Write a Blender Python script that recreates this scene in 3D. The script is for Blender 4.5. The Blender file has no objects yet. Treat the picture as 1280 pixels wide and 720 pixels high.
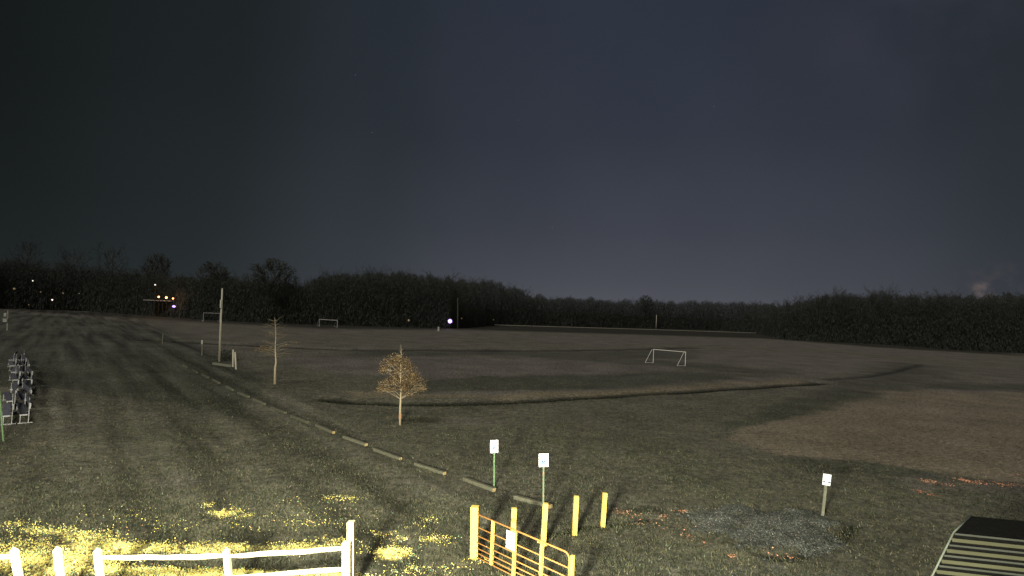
import bpy, bmesh, math, random
import numpy as np
from mathutils import Vector, Matrix, Euler
random.seed(7); rng = np.random.default_rng(11)
S = bpy.context.scene
COL = S.collection
R = math.radians
# ------------------------------------------------------------------ camera
CAMZ = 6.4; FPX = 700.0; PITCH = R(2.2); ROLL = R(2.5)
cd = bpy.data.cameras.new('camera'); cam = bpy.data.objects.new('camera', cd); COL.objects.link(cam)
cd.sensor_width = 36.0; cd.lens = FPX / 1280 * 36.0; cd.clip_end = 9000; cd.clip_start = 0.1
CM = Matrix.Rotation(R(90) + PITCH, 4, 'X') @ Matrix.Rotation(ROLL, 4, 'Z')
cam.matrix_world = Matrix.Translation((0, 0, CAMZ)) @ CM
S.camera = cam
M3 = CM.to_3x3()
def pix(px, py, z=0.0):
    """point of the place at height z that the photograph shows at this pixel (1280x720)"""
    d = M3 @ Vector(((px - 640) / FPX, (360 - py) / FPX, -1))
    t = (z - CAMZ) / d.z
    return Vector((d.x * t, d.y * t, z))
def proj(p):
    c = M3.inverted() @ (Vector(p) - Vector((0, 0, CAMZ)))
    return 640 + FPX * c.x / -c.z, 360 - FPX * c.y / -c.z
def ztop(p, py):
    """height of a thing standing at p whose top is at row py"""
    lo, hi = -5, 60
    for _ in range(40):
        m = (lo + hi) / 2
        if proj((p[0], p[1], m))[1] > py: lo = m
        else: hi = m
    return lo
def at_depth(px, py, Y):
    d = M3 @ Vector(((px - 640) / FPX, (360 - py) / FPX, -1)); t = Y / d.y
    return Vector((d.x * t, Y, CAMZ + d.z * t))
# ------------------------------------------------------------------ world: night sky with a town's glow
W = bpy.data.worlds.new('World'); S.world = W; W.use_nodes = True
nt = W.node_tree; nt.nodes.clear()
def N(t, typ, **kw):
    n = t.nodes.new(typ)
    for k, v in kw.items(): setattr(n, k, v)
    return n
def math_(t, op, a, b=None, clamp=False):
    n = N(t, 'ShaderNodeMath', operation=op, use_clamp=clamp)
    for i, v in enumerate((a, b)):
        if v is None: continue
        if isinstance(v, (int, float)): n.inputs[i].default_value = v
        else: t.links.new(v, n.inputs[i])
    return n.outputs[0]
def ramp(t, fac, stops, interp='LINEAR'):
    n = N(t, 'ShaderNodeValToRGB'); n.color_ramp.interpolation = interp
    e = n.color_ramp.elements
    while len(e) < len(stops): e.new(0.5)
    for el, (p, c) in zip(e, stops):
        el.position = p; el.color = (c[0], c[1], c[2], 1) if not isinstance(c, (int, float)) else (c, c, c, 1)
    t.links.new(fac, n.inputs[0]); return n.outputs[0]
def mixc(t, fac, a, b, mode='MIX'):
    n = N(t, 'ShaderNodeMix', data_type='RGBA', blend_type=mode)
    if isinstance(fac, (int, float)): n.inputs[0].default_value = fac
    else: t.links.new(fac, n.inputs[0])
    for i, v in ((6, a), (7, b)):
        if isinstance(v, tuple): n.inputs[i].default_value = (*v, 1)
        else: t.links.new(v, n.inputs[i])
    return n.outputs[2]
def lin(r, g, b):
    f = lambda v: ((v / 255 + .055) / 1.055) ** 2.4 if v > 10 else v / 255 / 12.92
    return (f(r), f(g), f(b))
tc = N(nt, 'ShaderNodeTexCoord'); D = tc.outputs['Generated']
def dotw(v):
    n = N(nt, 'ShaderNodeVectorMath', operation='DOT_PRODUCT'); n.inputs[1].default_value = v
    nt.links.new(D, n.inputs[0]); return n.outputs['Value']
az = R(14); G = (math.sin(az), math.cos(az), 0)
z = dotw((0, 0, 1))
cosel = math_(nt, 'SQRT', math_(nt, 'SUBTRACT', 1.0, math_(nt, 'MULTIPLY', z, z)))
c = math_(nt, 'DIVIDE', dotw(G), math_(nt, 'MAXIMUM', cosel, 0.05), True)
acos = math_(nt, 'DIVIDE', math_(nt, 'ARCCOSINE', c), math.pi)      # 0 .. .5
high = ramp(nt, acos, [(0, lin(42, 49, 62)), (.08, lin(42, 48, 60)), (.16, lin(37, 43, 50)), (.235, lin(29, 35, 37)), (.33, lin(20, 24, 24)), (.6, lin(15, 18, 18))], 'EASE')
low = ramp(nt, acos, [(0, lin(84, 85, 93)), (.10, lin(76, 78, 85)), (.17, lin(58, 62, 68)), (.25, lin(41, 46, 48)), (.34, lin(31, 36, 36)), (.6, lin(24, 26, 25))], 'EASE')
elf = ramp(nt, z, [(0, 0), (.06, .3), (.14, .55), (.3, .85), (.6, 1)], 'LINEAR')
skyc = mixc(nt, elf, low, high)
nz = N(nt, 'ShaderNodeTexNoise'); nz.inputs['Scale'].default_value = 3.0; nz.inputs['Detail'].default_value = 4
nt.links.new(D, nz.inputs['Vector'])
skyc = mixc(nt, 1.0, skyc, ramp(nt, nz.outputs[0], [(.3, .93), (.7, 1.07)]), 'MULTIPLY')
# thin high cloud catching the town's light and a small low plume
def blob(px, py, w):
    d = (M3 @ Vector(((px - 640) / FPX, (360 - py) / FPX, -1))).normalized()
    return ramp(nt, math_(nt, 'ARCCOSINE', math_(nt, 'MINIMUM', dotw(tuple(d)), .9999999)), [(0, 1), (w, 0)], 'EASE')
nz2 = N(nt, 'ShaderNodeTexNoise'); nz2.inputs['Scale'].default_value = 60; nz2.inputs['Detail'].default_value = 5
nt.links.new(D, nz2.inputs['Vector'])
nz3 = N(nt, 'ShaderNodeTexNoise'); nz3.inputs['Scale'].default_value = 9; nz3.inputs['Detail'].default_value = 5
nt.links.new(D, nz3.inputs['Vector'])
pl = math_(nt, 'MULTIPLY', math_(nt, 'ADD', blob(1227, 361, .014), blob(1234, 372, .014), True), ramp(nt, nz2.outputs[0], [(.35, 0), (.6, 1)]))
pl = math_(nt, 'MAXIMUM', pl, math_(nt, 'MULTIPLY', blob(1240, 362, .06), ramp(nt, nz2.outputs[0], [(.45, 0), (.75, .18)])))
skyc = mixc(nt, pl, skyc, lin(104, 92, 90))
cl = math_(nt, 'MULTIPLY', blob(1140, 10, .22), ramp(nt, nz3.outputs[0], [(.4, 0), (.65, .55)]))
skyc = mixc(nt, cl, skyc, lin(58, 59, 70))
# stars
vo = N(nt, 'ShaderNodeTexVoronoi', feature='F1'); vo.inputs['Scale'].default_value = 45
nt.links.new(D, vo.inputs['Vector'])
sep = N(nt, 'ShaderNodeSeparateColor'); nt.links.new(vo.outputs['Color'], sep.inputs[0])
st = math_(nt, 'MULTIPLY', math_(nt, 'LESS_THAN', vo.outputs['Distance'], .028), math_(nt, 'GREATER_THAN', sep.outputs[0], .93))
st = math_(nt, 'MULTIPLY', st, math_(nt, 'GREATER_THAN', z, .12))
skyc = mixc(nt, math_(nt, 'MULTIPLY', st, .75), skyc, (.14, .15, .16))
bg = N(nt, 'ShaderNodeBackground'); bg.inputs[1].default_value = 1.0
nt.links.new(skyc, bg.inputs[0])
wo = N(nt, 'ShaderNodeOutputWorld'); nt.links.new(bg.outputs[0], wo.inputs[0])
# ------------------------------------------------------------------ moonlight (soft) and the building's floodlight
sl = bpy.data.lights.new('moon', 'SUN'); sl.energy = 1.9; sl.angle = R(20); sl.color = (1.0, .96, .94)
so = bpy.data.objects.new('moon', sl); COL.objects.link(so)
so.rotation_euler = Euler((R(38), 0, R(-35)))
fl = bpy.data.lights.new('floodlight', 'SPOT'); fl.energy = 66000; fl.spot_size = R(150); fl.spot_blend = 1.0
fl.shadow_soft_size = .8; fl.color = (1.0, .97, .80)
fo = bpy.data.objects.new('floodlight', fl); COL.objects.link(fo)
LP = Vector((-3.4, -1.5, 5.2)); fo.location = LP
fo.rotation_euler = (Vector((-4.5, 14.0, 0.5)) - LP).to_track_quat('-Z', 'Y').to_euler()
S.view_settings.view_transform = 'Standard'; S.view_settings.look = 'None'
S.view_settings.exposure = 0; S.view_settings.gamma = 1
S.cycles.max_bounces = 4; S.cycles.diffuse_bounces = 2; S.cycles.transparent_max_bounces = 4
S.cycles.sample_clamp_indirect = 3
# ------------------------------------------------------------------ helpers
class MB:
    def __init__(s): s.v = []; s.f = []; s.m = []
    def add(s, vs, fs, mi=0):
        o = len(s.v); s.v += [tuple(v) for v in vs]; s.f += [tuple(i + o for i in f) for f in fs]; s.m += [mi] * len(fs)
    def box(s, c, d, rot=None, mi=0):
        x, y, z = (k / 2 for k in d)
        vs = [Vector(p) for p in ((-x,-y,-z),(x,-y,-z),(x,y,-z),(-x,y,-z),(-x,-y,z),(x,-y,z),(x,y,z),(-x,y,z))]
        if rot is not None: vs = [rot @ v for v in vs]
        s.add([v + Vector(c) for v in vs], [(0,3,2,1),(4,5,6,7),(0,1,5,4),(1,2,6,5),(2,3,7,6),(3,0,4,7)], mi)
    def tube(s, pts, rad, n=6, cap=True, mi=0):
        pts = [Vector(p) for p in pts]
        if not isinstance(rad, (list, tuple)): rad = [rad] * len(pts)
        vs = []; prev = None
        for i, p in enumerate(pts):
            t = (pts[min(i+1, len(pts)-1)] - pts[max(i-1, 0)]).normalized()
            if prev is None: a = t.orthogonal().normalized()
            else: a = (prev - t * prev.dot(t)).normalized()
            prev = a; b = t.cross(a)
            for k in range(n):
                w = 2 * math.pi * k / n
                vs.append(p + (a * math.cos(w) + b * math.sin(w)) * rad[i])
        fs = []
        for i in range(len(pts) - 1):
            for k in range(n):
                k2 = (k + 1) % n
                fs.append((i*n+k, i*n+k2, (i+1)*n+k2, (i+1)*n+k))
        if cap: fs += [tuple(range(n))[::-1], tuple(range((len(pts)-1)*n, len(pts)*n))]
        s.add(vs, fs, mi)
    def beam(s, a, b, w, h, up=Vector((0,0,1)), mi=0, jit=0.0):
        """squared timber from a to b, with a few slightly uneven rings"""
        a = Vector(a); b = Vector(b); t = (b - a).normalized(); sd = t.cross(up)
        if sd.length < .01: sd = t.cross(Vector((0,1,0)))
        sd.normalize(); u = sd.cross(t)
        n = 2 if jit == 0 else 5
        vs = []
        for i in range(n):
            p = a.lerp(b, i / (n-1)); k = 1 + random.uniform(-jit, jit)
            for (q, r) in ((-1,-1),(1,-1),(1,1),(-1,1)):
                vs.append(p + sd*q*w/2*k + u*r*h/2*(1+random.uniform(-jit, jit)) )
        fs = [(0,1,2,3)[::-1], tuple(range((n-1)*4, n*4))]
        for i in range(n-1):
            for k in range(4): fs.append((i*4+k, i*4+(k+1)%4, (i+1)*4+(k+1)%4, (i+1)*4+k))
        s.add(vs, fs, mi)
    def mesh(s, name, mats, smooth=False):
        me = bpy.data.meshes.new(name); me.from_pydata(s.v, [], s.f)
        for m in (mats if isinstance(mats, (list, tuple)) else [mats]): me.materials.append(m)
        me.polygons.foreach_set('material_index', s.m)
        if smooth: me.polygons.foreach_set('use_smooth', [True] * len(s.f))
        me.update(); return me
    def build(s, name, mats, parent=None, smooth=False, bevel=0):
        o = bpy.data.objects.new(name, s.mesh(name, mats, smooth)); COL.objects.link(o)
        if bevel:
            b = o.modifiers.new('bevel', 'BEVEL'); b.width = bevel; b.segments = 2; b.limit_method = 'ANGLE'
        if parent: o.parent = parent
        return o
def npmesh(name, V, F, mat, smooth=False):
    me = bpy.data.meshes.new(name); V = np.asarray(V, 'f'); F = np.asarray(F, 'i'); k = F.shape[1]
    me.vertices.add(len(V)); me.vertices.foreach_set('co', V.ravel())
    me.loops.add(F.size); me.loops.foreach_set('vertex_index', F.ravel())
    me.polygons.add(len(F)); me.polygons.foreach_set('loop_start', np.arange(0, F.size, k, dtype='i'))
    if smooth: me.polygons.foreach_set('use_smooth', np.ones(len(F), bool))
    for m in (mat if isinstance(mat, (list, tuple)) else [mat]): me.materials.append(m)
    me.update(calc_edges=True); return me
def link(name, me, parent=None):
    o = bpy.data.objects.new(name, me); COL.objects.link(o)
    if parent: o.parent = parent
    return o
def tag(o, label=None, cat=None, group=None, kind=None):
    for k, v in (('label', label), ('category', cat), ('group', group), ('kind', kind)):
        if v: o[k] = v
    return o
def thing(name, loc, label, cat, group=None, rz=0, tilt=(0, 0)):
    o = bpy.data.objects.new(name, None); COL.objects.link(o); o.empty_display_size = .2
    o.location = loc; o.rotation_euler = (R(tilt[0]), R(tilt[1]), rz); return tag(o, label, cat, group)
def copy_tree(o, parent=None):
    c = o.copy(); COL.objects.link(c); c.parent = parent
    for ch in list(o.children): copy_tree(ch, c)
    return c
# ------------------------------------------------------------------ materials
def mat(name, c1, c2=None, scale=8, rough=.8, metal=0, bump=.3, stretch=(1,1,1), detail=6, spec=.3, lo=.35, hi=.65, per_obj=0, bscale=None):
    m = bpy.data.materials.new(name); m.use_nodes = True; t = m.node_tree; b = t.nodes['Principled BSDF']
    b.inputs['Roughness'].default_value = rough; b.inputs['Metallic'].default_value = metal
    b.inputs['Specular IOR Level'].default_value = spec
    co = N(t, 'ShaderNodeTexCoord'); mp = N(t, 'ShaderNodeMapping'); mp.inputs['Scale'].default_value = stretch
    t.links.new(co.outputs['Object'], mp.inputs[0])
    n = N(t, 'ShaderNodeTexNoise'); n.inputs['Scale'].default_value = scale; n.inputs['Detail'].default_value = detail
    t.links.new(mp.outputs[0], n.inputs['Vector'])
    col = ramp(t, n.outputs[0], [(lo, c1), (hi, c2 or tuple(k * .7 for k in c1))])
    if per_obj:
        oi = N(t, 'ShaderNodeObjectInfo')
        col = mixc(t, 1.0, col, ramp(t, oi.outputs['Random'], [(0, 1 - per_obj), (1, 1 + per_obj)]), 'MULTIPLY')
    t.links.new(col, b.inputs['Base Color'])
    if bump:
        bp = N(t, 'ShaderNodeBump'); bp.inputs['Strength'].default_value = bump; bp.inputs['Distance'].default_value = .02
        t.links.new(n.outputs[0], bp.inputs['Height']); t.links.new(bp.outputs[0], b.inputs['Normal'])
    return m
def emat(name, col, strength):
    m = bpy.data.materials.new(name); m.use_nodes = True; t = m.node_tree; b = t.nodes['Principled BSDF']
    b.inputs['Base Color'].default_value = (*col, 1); b.inputs['Emission Color'].default_value = (*col, 1)
    b.inputs['Emission Strength'].default_value = strength; return m
def geomat(name, stops, scale, rough=.9, spec=.1):
    """colour varies from blade to blade (by island)"""
    m = bpy.data.materials.new(name); m.use_nodes = True; t = m.node_tree; b = t.nodes['Principled BSDF']
    b.inputs['Roughness'].default_value = rough; b.inputs['Specular IOR Level'].default_value = spec
    g = N(t, 'ShaderNodeNewGeometry')
    col = ramp(t, g.outputs['Random Per Island'], stops)
    n = N(t, 'ShaderNodeTexNoise'); n.inputs['Scale'].default_value = scale; n.inputs['Detail'].default_value = 4
    co = N(t, 'ShaderNodeTexCoord'); t.links.new(co.outputs['Object'], n.inputs['Vector'])
    col = mixc(t, 1.0, col, ramp(t, n.outputs[0], [(.3, .55), (.7, 1.4)]), 'MULTIPLY')
    t.links.new(col, b.inputs['Base Color']); return m
M = {}
M['fence'] = mat('pale_weathered_wood', (.84, .77, .48), (.62, .54, .30), 9, stretch=(3, 3, .6))
M['post'] = mat('yellow_treated_wood', (.80, .60, .13), (.50, .33, .07), 14, stretch=(3, 3, .5), lo=.3, hi=.72)
M['timber'] = mat('parking_timber_wood', (.115, .11, .07), (.07, .07, .045), 10, stretch=(.6, 3, 3), per_obj=.2)
M['timber_end'] = mat('sawn_end_wood', (.42, .31, .14), (.28, .21, .09), 30)
M['gate'] = mat('rusty_gate_tube', (.36, .17, .045), (.46, .23, .065), 18, rough=.7, metal=.1, bump=.1)
M['gate_brace'] = mat('yellow_gate_brace', (.74, .52, .12), (.58, .36, .08), 12, rough=.6)
M['sign'] = mat('white_sign_sheet', (.93, .94, .94), (.88, .90, .91), 5, rough=.4, bump=0)
M['sign_blue'] = mat('blue_sign_print', (.01, .10, .24), (.01, .09, .21), 5, rough=.4, bump=0)
M['sign_navy'] = mat('navy_sign_print', (.012, .018, .06), (.01, .015, .05), 5, rough=.4, bump=0)
M['sign_green'] = mat('green_sign_print', (.05, .30, .14), (.04, .25, .12), 5, rough=.4, bump=0)
M['green_post'] = mat('green_channel_post', (.09, .19, .09), (.20, .30, .14), 9, rough=.5, metal=.2)
M['steel_post'] = mat('galvanised_post', (.16, .22, .13), (.34, .22, .12), 7, rough=.5, metal=.2, lo=.5, hi=.62)
M['stake'] = mat('grey_sign_stake', (.17, .17, .12), (.12, .12, .08), 9)
M['alu'] = mat('aluminium_frame', (.40, .40, .39), (.16, .16, .16), 30, rough=.5, metal=.2, bump=.05)
M['plank'] = mat('weathered_plank_grey', (.085, .085, .10), (.055, .055, .065), 5, stretch=(4, .4, 4), per_obj=.25)
M['pole'] = mat('utility_pole_wood', (.46, .42, .32), (.30, .28, .21), 4, stretch=(4, 4, .3))
M['goal'] = mat('white_goal_tube', (.78, .74, .66), (.62, .58, .5), 3, rough=.5)
M['goal_dim'] = mat('grey_goal_tube', (.40, .38, .33), (.3, .28, .25), 3, rough=.5)
M['boxm'] = mat('pale_cabinet', (.42, .42, .34), (.34, .34, .28), 3, rough=.5)
M['slat_a'] = mat('olive_slat', (.082, .082, .042), (.065, .065, .034), 3, stretch=(.5, 3, 3), bump=.1)
M['slat_b'] = mat('grey_slat', (.062, .066, .05), (.05, .053, .04), 3, stretch=(.5, 3, 3), bump=.1)
M['black'] = mat('black_roof_felt', (.005, .005, .0045), (.010, .010, .009), 12, rough=1, spec=0, stretch=(1, 6, 6))
M['trim'] = mat('roof_edge_trim', (.15, .17, .125), (.12, .13, .10), 6, rough=.8)
M['siding'] = mat('dark_shed_boards', (.06, .05, .035), (.04, .035, .025), 6, stretch=(1, 1, .3))
M['bark_near'] = mat('pale_sapling_bark', (.46, .38, .24), (.30, .25, .16), 12, stretch=(3, 3, 1))
M['guard'] = mat('orange_trunk_guard', (.42, .22, .13), (.35, .2, .1), 8)
M['dim_branch'] = mat('dull_branch_bark', (.17, .14, .085), (.12, .10, .06), 8)
M['bark'] = mat('dark_bark', (.032, .032, .022), (.02, .02, .015), 2, stretch=(3, 3, .5))
M['twig'] = mat('bare_twig', (.062, .066, .050), (.042, .046, .034), .4, bump=0)
M['ever'] = mat('dark_thicket', (.044, .050, .036), (.030, .035, .025), .3, bump=0)
M['wall'] = mat('pale_house_wall', (.30, .28, .27), (.22, .21, .2), 2)
M['roof'] = mat('house_roof', (.06, .055, .05), (.04, .04, .035), 2)
M['glass'] = mat('dark_window_glass', (.02, .02, .025), (.015, .015, .02), 2, rough=.1, bump=0, spec=.5)
M['grass'] = geomat('winter_grass_blade', [(0, (.020, .028, .016)), (.45, (.05, .058, .03)), (.75, (.08, .075, .04)), (.95, (.12, .105, .06)), (1, (.13, .16, .11))], .7)
M['leaf_glow'] = geomat('yellow_glow_flake', [(0, (.92, .78, .16)), (.62, (.88, .80, .22)), (.74, (.55, .24, .12)), (.84, (.85, .80, .50)), (.93, (.16, .42, .22)), (1, (.08, .24, .12))], 5)
M['leaf_o'] = geomat('fallen_orange_leaf', [(0, (.62, .26, .16)), (.5, (.48, .22, .12)), (1, (.50, .32, .18))], 5)
M['gravel'] = geomat('grey_gravel_stone', [(0, (.026, .03, .026)), (.6, (.058, .063, .052)), (.92, (.10, .096, .076)), (1, (.20, .19, .155))], 1.2)
M['oak'] = geomat('brown_oak_leaf', [(0, (.05, .035, .018)), (.55, (.12, .08, .038)), (.9, (.24, .16, .075)), (1, (.40, .31, .16))], 2)
# ------------------------------------------------------------------ ground
def noise2(x, y, s, seed=0):
    """smooth value noise on arrays"""
    r = np.random.default_rng(seed); T = r.random((256, 256))
    x = x / s; y = y / s; xi = np.floor(x).astype(int); yi = np.floor(y).astype(int); fx = x - xi; fy = y - yi
    fx = fx*fx*(3-2*fx); fy = fy*fy*(3-2*fy); g = lambda a, b: T[a % 256, b % 256]
    return (g(xi,yi)*(1-fx)+g(xi+1,yi)*fx)*(1-fy)+(g(xi,yi+1)*(1-fx)+g(xi+1,yi+1)*fx)*fy
def seg_dist(x, y, pts):
    best = np.full(x.shape, 1e9); side = np.zeros(x.shape)
    for (a, b) in zip(pts[:-1], pts[1:]):
        dx, dy = b[0]-a[0], b[1]-a[1]; L = dx*dx+dy*dy
        t = np.clip(((x-a[0])*dx+(y-a[1])*dy)/L, 0, 1)
        ex, ey = x-(a[0]+t*dx), y-(a[1]+t*dy); d = np.hypot(ex, ey)
        s = (dx*ey-dy*ex); m = d < best; best = np.where(m, d, best); side = np.where(m, np.sign(s), side)
    return best, side
def poly_mask(x, y, pts, soft):
    ins = np.zeros(x.shape, bool); n = len(pts)
    for i in range(n):
        x1, y1 = pts[i][0], pts[i][1]; x2, y2 = pts[(i+1) % n][0], pts[(i+1) % n][1]
        c_ = ((y1 > y) != (y2 > y)); xx = (x2-x1)*(y-y1)/((y2-y1) if y2 != y1 else 1e-9)+x1
        ins ^= c_ & (x < xx)
    d, _ = seg_dist(x, y, list(pts) + [pts[0]])
    return np.clip(.5 + np.where(ins, d, -d) / soft, 0, 1)
def PP(l): return [pix(a, b) for a, b in l]
def line_world(l):
    """photo line as a smooth curve on the ground"""
    P = PP(l); out = []
    for i in range(len(P)-1):
        for k in range(4): out.append(P[i].lerp(P[i+1], k/4))
    return out + [P[-1]]
DITCHES_AND_STRIPS = [  # (pixels along it, half width m, depth m, darkness)
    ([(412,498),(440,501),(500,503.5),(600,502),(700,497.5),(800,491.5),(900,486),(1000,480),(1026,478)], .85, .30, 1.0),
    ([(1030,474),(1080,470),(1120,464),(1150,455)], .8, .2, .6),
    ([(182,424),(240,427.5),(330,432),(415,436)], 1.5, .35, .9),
    ([(1066,657),(1045,671),(1015,686),(990,695),(960,694)], .28, .10, .8),  # dark strip along the lower right edge of the gravel
    ([(690,668),(720,661.5),(756,658),(785,654),(812,650)], .16, .05, .85),  # dark strip in a very shallow dip behind the line of posts
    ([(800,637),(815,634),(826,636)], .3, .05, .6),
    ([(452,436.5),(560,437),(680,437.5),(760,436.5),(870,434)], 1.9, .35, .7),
]
BROWN = [ # dormant, worn fields
    ([(330,447),(470,446),(620,446),(760,449),(860,455),(850,463),(700,470),(560,474),(420,466)], .85),
    ([(880,450),(1010,440),(1150,452),(1060,468),(1000,474),(900,480),(800,486),(700,492),(560,496),(470,494),(560,489),(720,486),(880,474),(1000,466)], .8),
    ([(600,418),(800,421),(960,424),(1150,436),(1280,450),(1150,449),(1000,436),(870,432),(760,434)], .7),
    ([(760,438),(900,436),(1060,440),(1140,452),(1000,463),(860,452)], .7),
    ([(240,405),(420,411),(620,413),(560,425),(400,427),(230,418)], .55),
    ([(1170,462),(1400,462),(1400,488),(1150,478)], .6),
    ([(905,548),(960,528),(1060,500),(1140,485),(1400,490),(1400,600),(1270,602),(1180,592),(1080,575),(960,568)], 1.0),
    ([(1120,600),(1160,590),(1290,598),(1290,612),(1150,618)], .7),
    ([(190,597),(240,594),(270,604),(230,613),(190,608)], .6),
    ([(500,524),(620,522),(700,528),(560,534)], .5),
]
TAN = [([(905,548),(960,528),(1060,500),(1140,488),(1400,495),(1400,600),(1270,602),(1180,592),(1080,575),(960,568)], .75),([(420,489),(600,494),(800,486),(1000,474),(1000,478),(800,490),(600,499),(440,498)], .8)]
DARKG = [ # greener, darker strips, after a first patch of painted light falloff
    ([(-200,386),(0,388),(190,402),(330,470),(300,520),(120,490),(-200,470)], .75),  # light falling off at the far left, darkened into the ground colour
    ([(560,473),(760,468),(860,463),(940,470),(880,479),(760,486),(560,490),(480,484)], .65),
    ([(430,438),(700,439),(870,437),(860,450),(760,447),(600,444),(430,446)], .6),
    ([(1110,452),(1185,458),(1150,480),(1080,498),(960,528),(890,546),(930,518),(1040,484)], .6),
    ([(1170,478),(1400,486),(1400,496),(1150,485)], .7),
    ([(640,440),(760,446),(860,453),(1000,466),(960,470),(860,461),(740,452),(640,446)], .55),
    ([(960,570),(1080,576),(1180,592),(1280,602),(1180,604),(1090,592),(1000,590)], .6),
]
GRAVEL = [([(868,640),(930,638),(1010,650),(1062,662),(1030,676),(990,694),(940,690),(962,672),(900,668),(860,660)], 1.0), ([(705,690),(760,684),(830,694),(900,704),(960,706),(1040,700),(1120,712),(1150,740),(1150,770),(700,770)], .42)]
WOODLINE = [(-120,384),(0,386),(100,389),(200,396),(250,400),(330,404),(450,408),(560,411),(620,406.5),(800,410.5),(900,413),(950,418),(975,424),(1100,431),(1200,438),(1280,442),(1400,448)]
wl = [pix(a, b) for a, b in WOODLINE]
YP = [(280,641,18,5.5,1100),(312,646,20,4,250),(262,632,14,4,160),(150,640,60,10,120),(200,655,90,12,260),(395,648,60,14,220),  # patches of burnt-out lamp glow, put in as yellow flakes and ground colour
      (15,656,30,5,300),(60,665,45,7,900),(110,672,45,9,1400),(150,684,60,6,3400),(230,686,70,5,3000),(310,683,80,5,2000),(390,684,50,8,1100),(420,676,30,5,260),
      (30,684,45,12,1500),(100,700,60,14,5200),(60,712,60,8,4200),(200,717,120,5,6500),(350,718,100,4,4500),(20,700,40,12,1200),
      (425,624,26,4,420),(372,628,30,5,120),(350,655,60,8,300),(395,657,30,3,160),(490,693,22,7,1900),(475,668,14,4,240),(500,675,25,6,260),
      (540,675,26,6,420),(536,650,12,4,110),(520,658,30,6,80),(515,712,25,7,240),(600,701,20,5,150),(560,712,40,8,130),(450,640,60,10,60)]
def straw_glow_mask(x, y):
    t = np.zeros(x.shape)
    for (cx, cy, rx, ry, n) in YP:
        c0 = pix(cx, cy); ex = (pix(cx+rx, cy) - c0).length; ey = abs(pix(cx, cy-ry).y - c0.y)
        t += n/(ex*ey)/6000*np.exp(-(((x-c0.x)/ex)**2 + ((y-c0.y)/ey)**2)*1.4)
    return np.clip(t, 0, 1.0)
def warp(x, y, amt):
    return x + (noise2(x, y, amt*3, 5)-.5)*amt*2, y + (noise2(x, y, amt*3, 6)-.5)*amt*2
A = []
a = -180.0
while a < 180:
    A.append(a); a += .22 if abs(a) < 52 else 3.0
A = np.radians(np.array(A)); rr = [0.0, 2, 4, 6]
while rr[-1] < 330: rr.append(rr[-1] * 1.0065)
while rr[-1] < 6000: rr.append(rr[-1] * 1.25)
rr = np.array(rr)
AA, RR = np.meshgrid(A, rr, indexing='ij')
GX = RR * np.sin(AA); GY = RR * np.cos(AA)
def field_attr(x, y):
    r = np.hypot(x, y); soft = np.clip(r * r / 4480 * 2.2, .3, 14)
    w = np.clip(r * .018, .15, 1.6)
    xw = x + (noise2(x, y, 2.2, 5)-.5)*w*2; yw = y + (noise2(x, y, 2.2, 6)-.5)*w*2
    dry = .16 + .22 * noise2(x, y, 7, 1) + np.clip((r-30)/120, 0, .3)
    for P, k in BROWN: dry = np.maximum(dry, k * poly_mask(xw, yw, PP(P), soft))
    tan = .9*np.exp(-(seg_dist(xw, yw, line_world([(-25,571),(0,572),(25,571),(42,567),(54,560),(60,552)]))[0]/.16)**2)*noise2(x, y, .5, 51)
    for P, k in TAN: tan = np.maximum(tan, k * poly_mask(xw, yw, PP(P), soft))
    dark = np.zeros(x.shape)
    for P, k in DARKG: dark = np.maximum(dark, k * poly_mask(xw, yw, PP(P), soft))
    grav = np.zeros(x.shape)
    for P, k in GRAVEL: grav = np.maximum(grav, k * np.clip(poly_mask(x + (noise2(x, y, .8, 41)-.5)*1.1 + (noise2(x, y, .25, 43)-.5)*.5, y + (noise2(x, y, .8, 42)-.5)*1.6, PP(P), .9) * (.25 + 1.5*noise2(x, y, .35, 44)), 0, 1))
    ditch_strip = np.zeros(x.shape); h = (noise2(x, y, 3.1, 8)-.5)*.05 + (noise2(x, y, .7, 9)-.5)*.03
    for P, hw, dp, dk in DITCHES_AND_STRIPS:
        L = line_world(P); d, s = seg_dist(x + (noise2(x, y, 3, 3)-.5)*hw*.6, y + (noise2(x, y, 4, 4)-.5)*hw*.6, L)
        e = np.exp(-(d/hw)**2); h -= dp * e; ditch_strip = np.maximum(ditch_strip, dk * np.exp(-(d/(hw*.9))**4))
    h += grav * .03
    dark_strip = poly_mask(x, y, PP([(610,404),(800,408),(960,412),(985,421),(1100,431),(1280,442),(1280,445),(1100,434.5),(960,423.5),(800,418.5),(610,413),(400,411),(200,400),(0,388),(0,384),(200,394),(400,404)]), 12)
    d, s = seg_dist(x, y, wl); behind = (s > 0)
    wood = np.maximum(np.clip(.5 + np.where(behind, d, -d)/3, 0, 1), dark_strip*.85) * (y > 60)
    return dry, tan, dark, grav, ditch_strip, wood, h
straw_glow = straw_glow_mask(GX, GY)
dry, tan_, dark, grav, ditch_strip, wood, H = field_attr(GX, GY)
H = np.where(RR > 330, 0, H)
na, nr = GX.shape
V = np.stack([GX, GY, H], -1).reshape(-1, 3)
i, j = np.meshgrid(np.arange(na), np.arange(nr-1), indexing='ij'); i2 = (i+1) % na
F = np.stack([i*nr+j, i*nr+j+1, i2*nr+j+1, i2*nr+j], -1).reshape(-1, 4)
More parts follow.
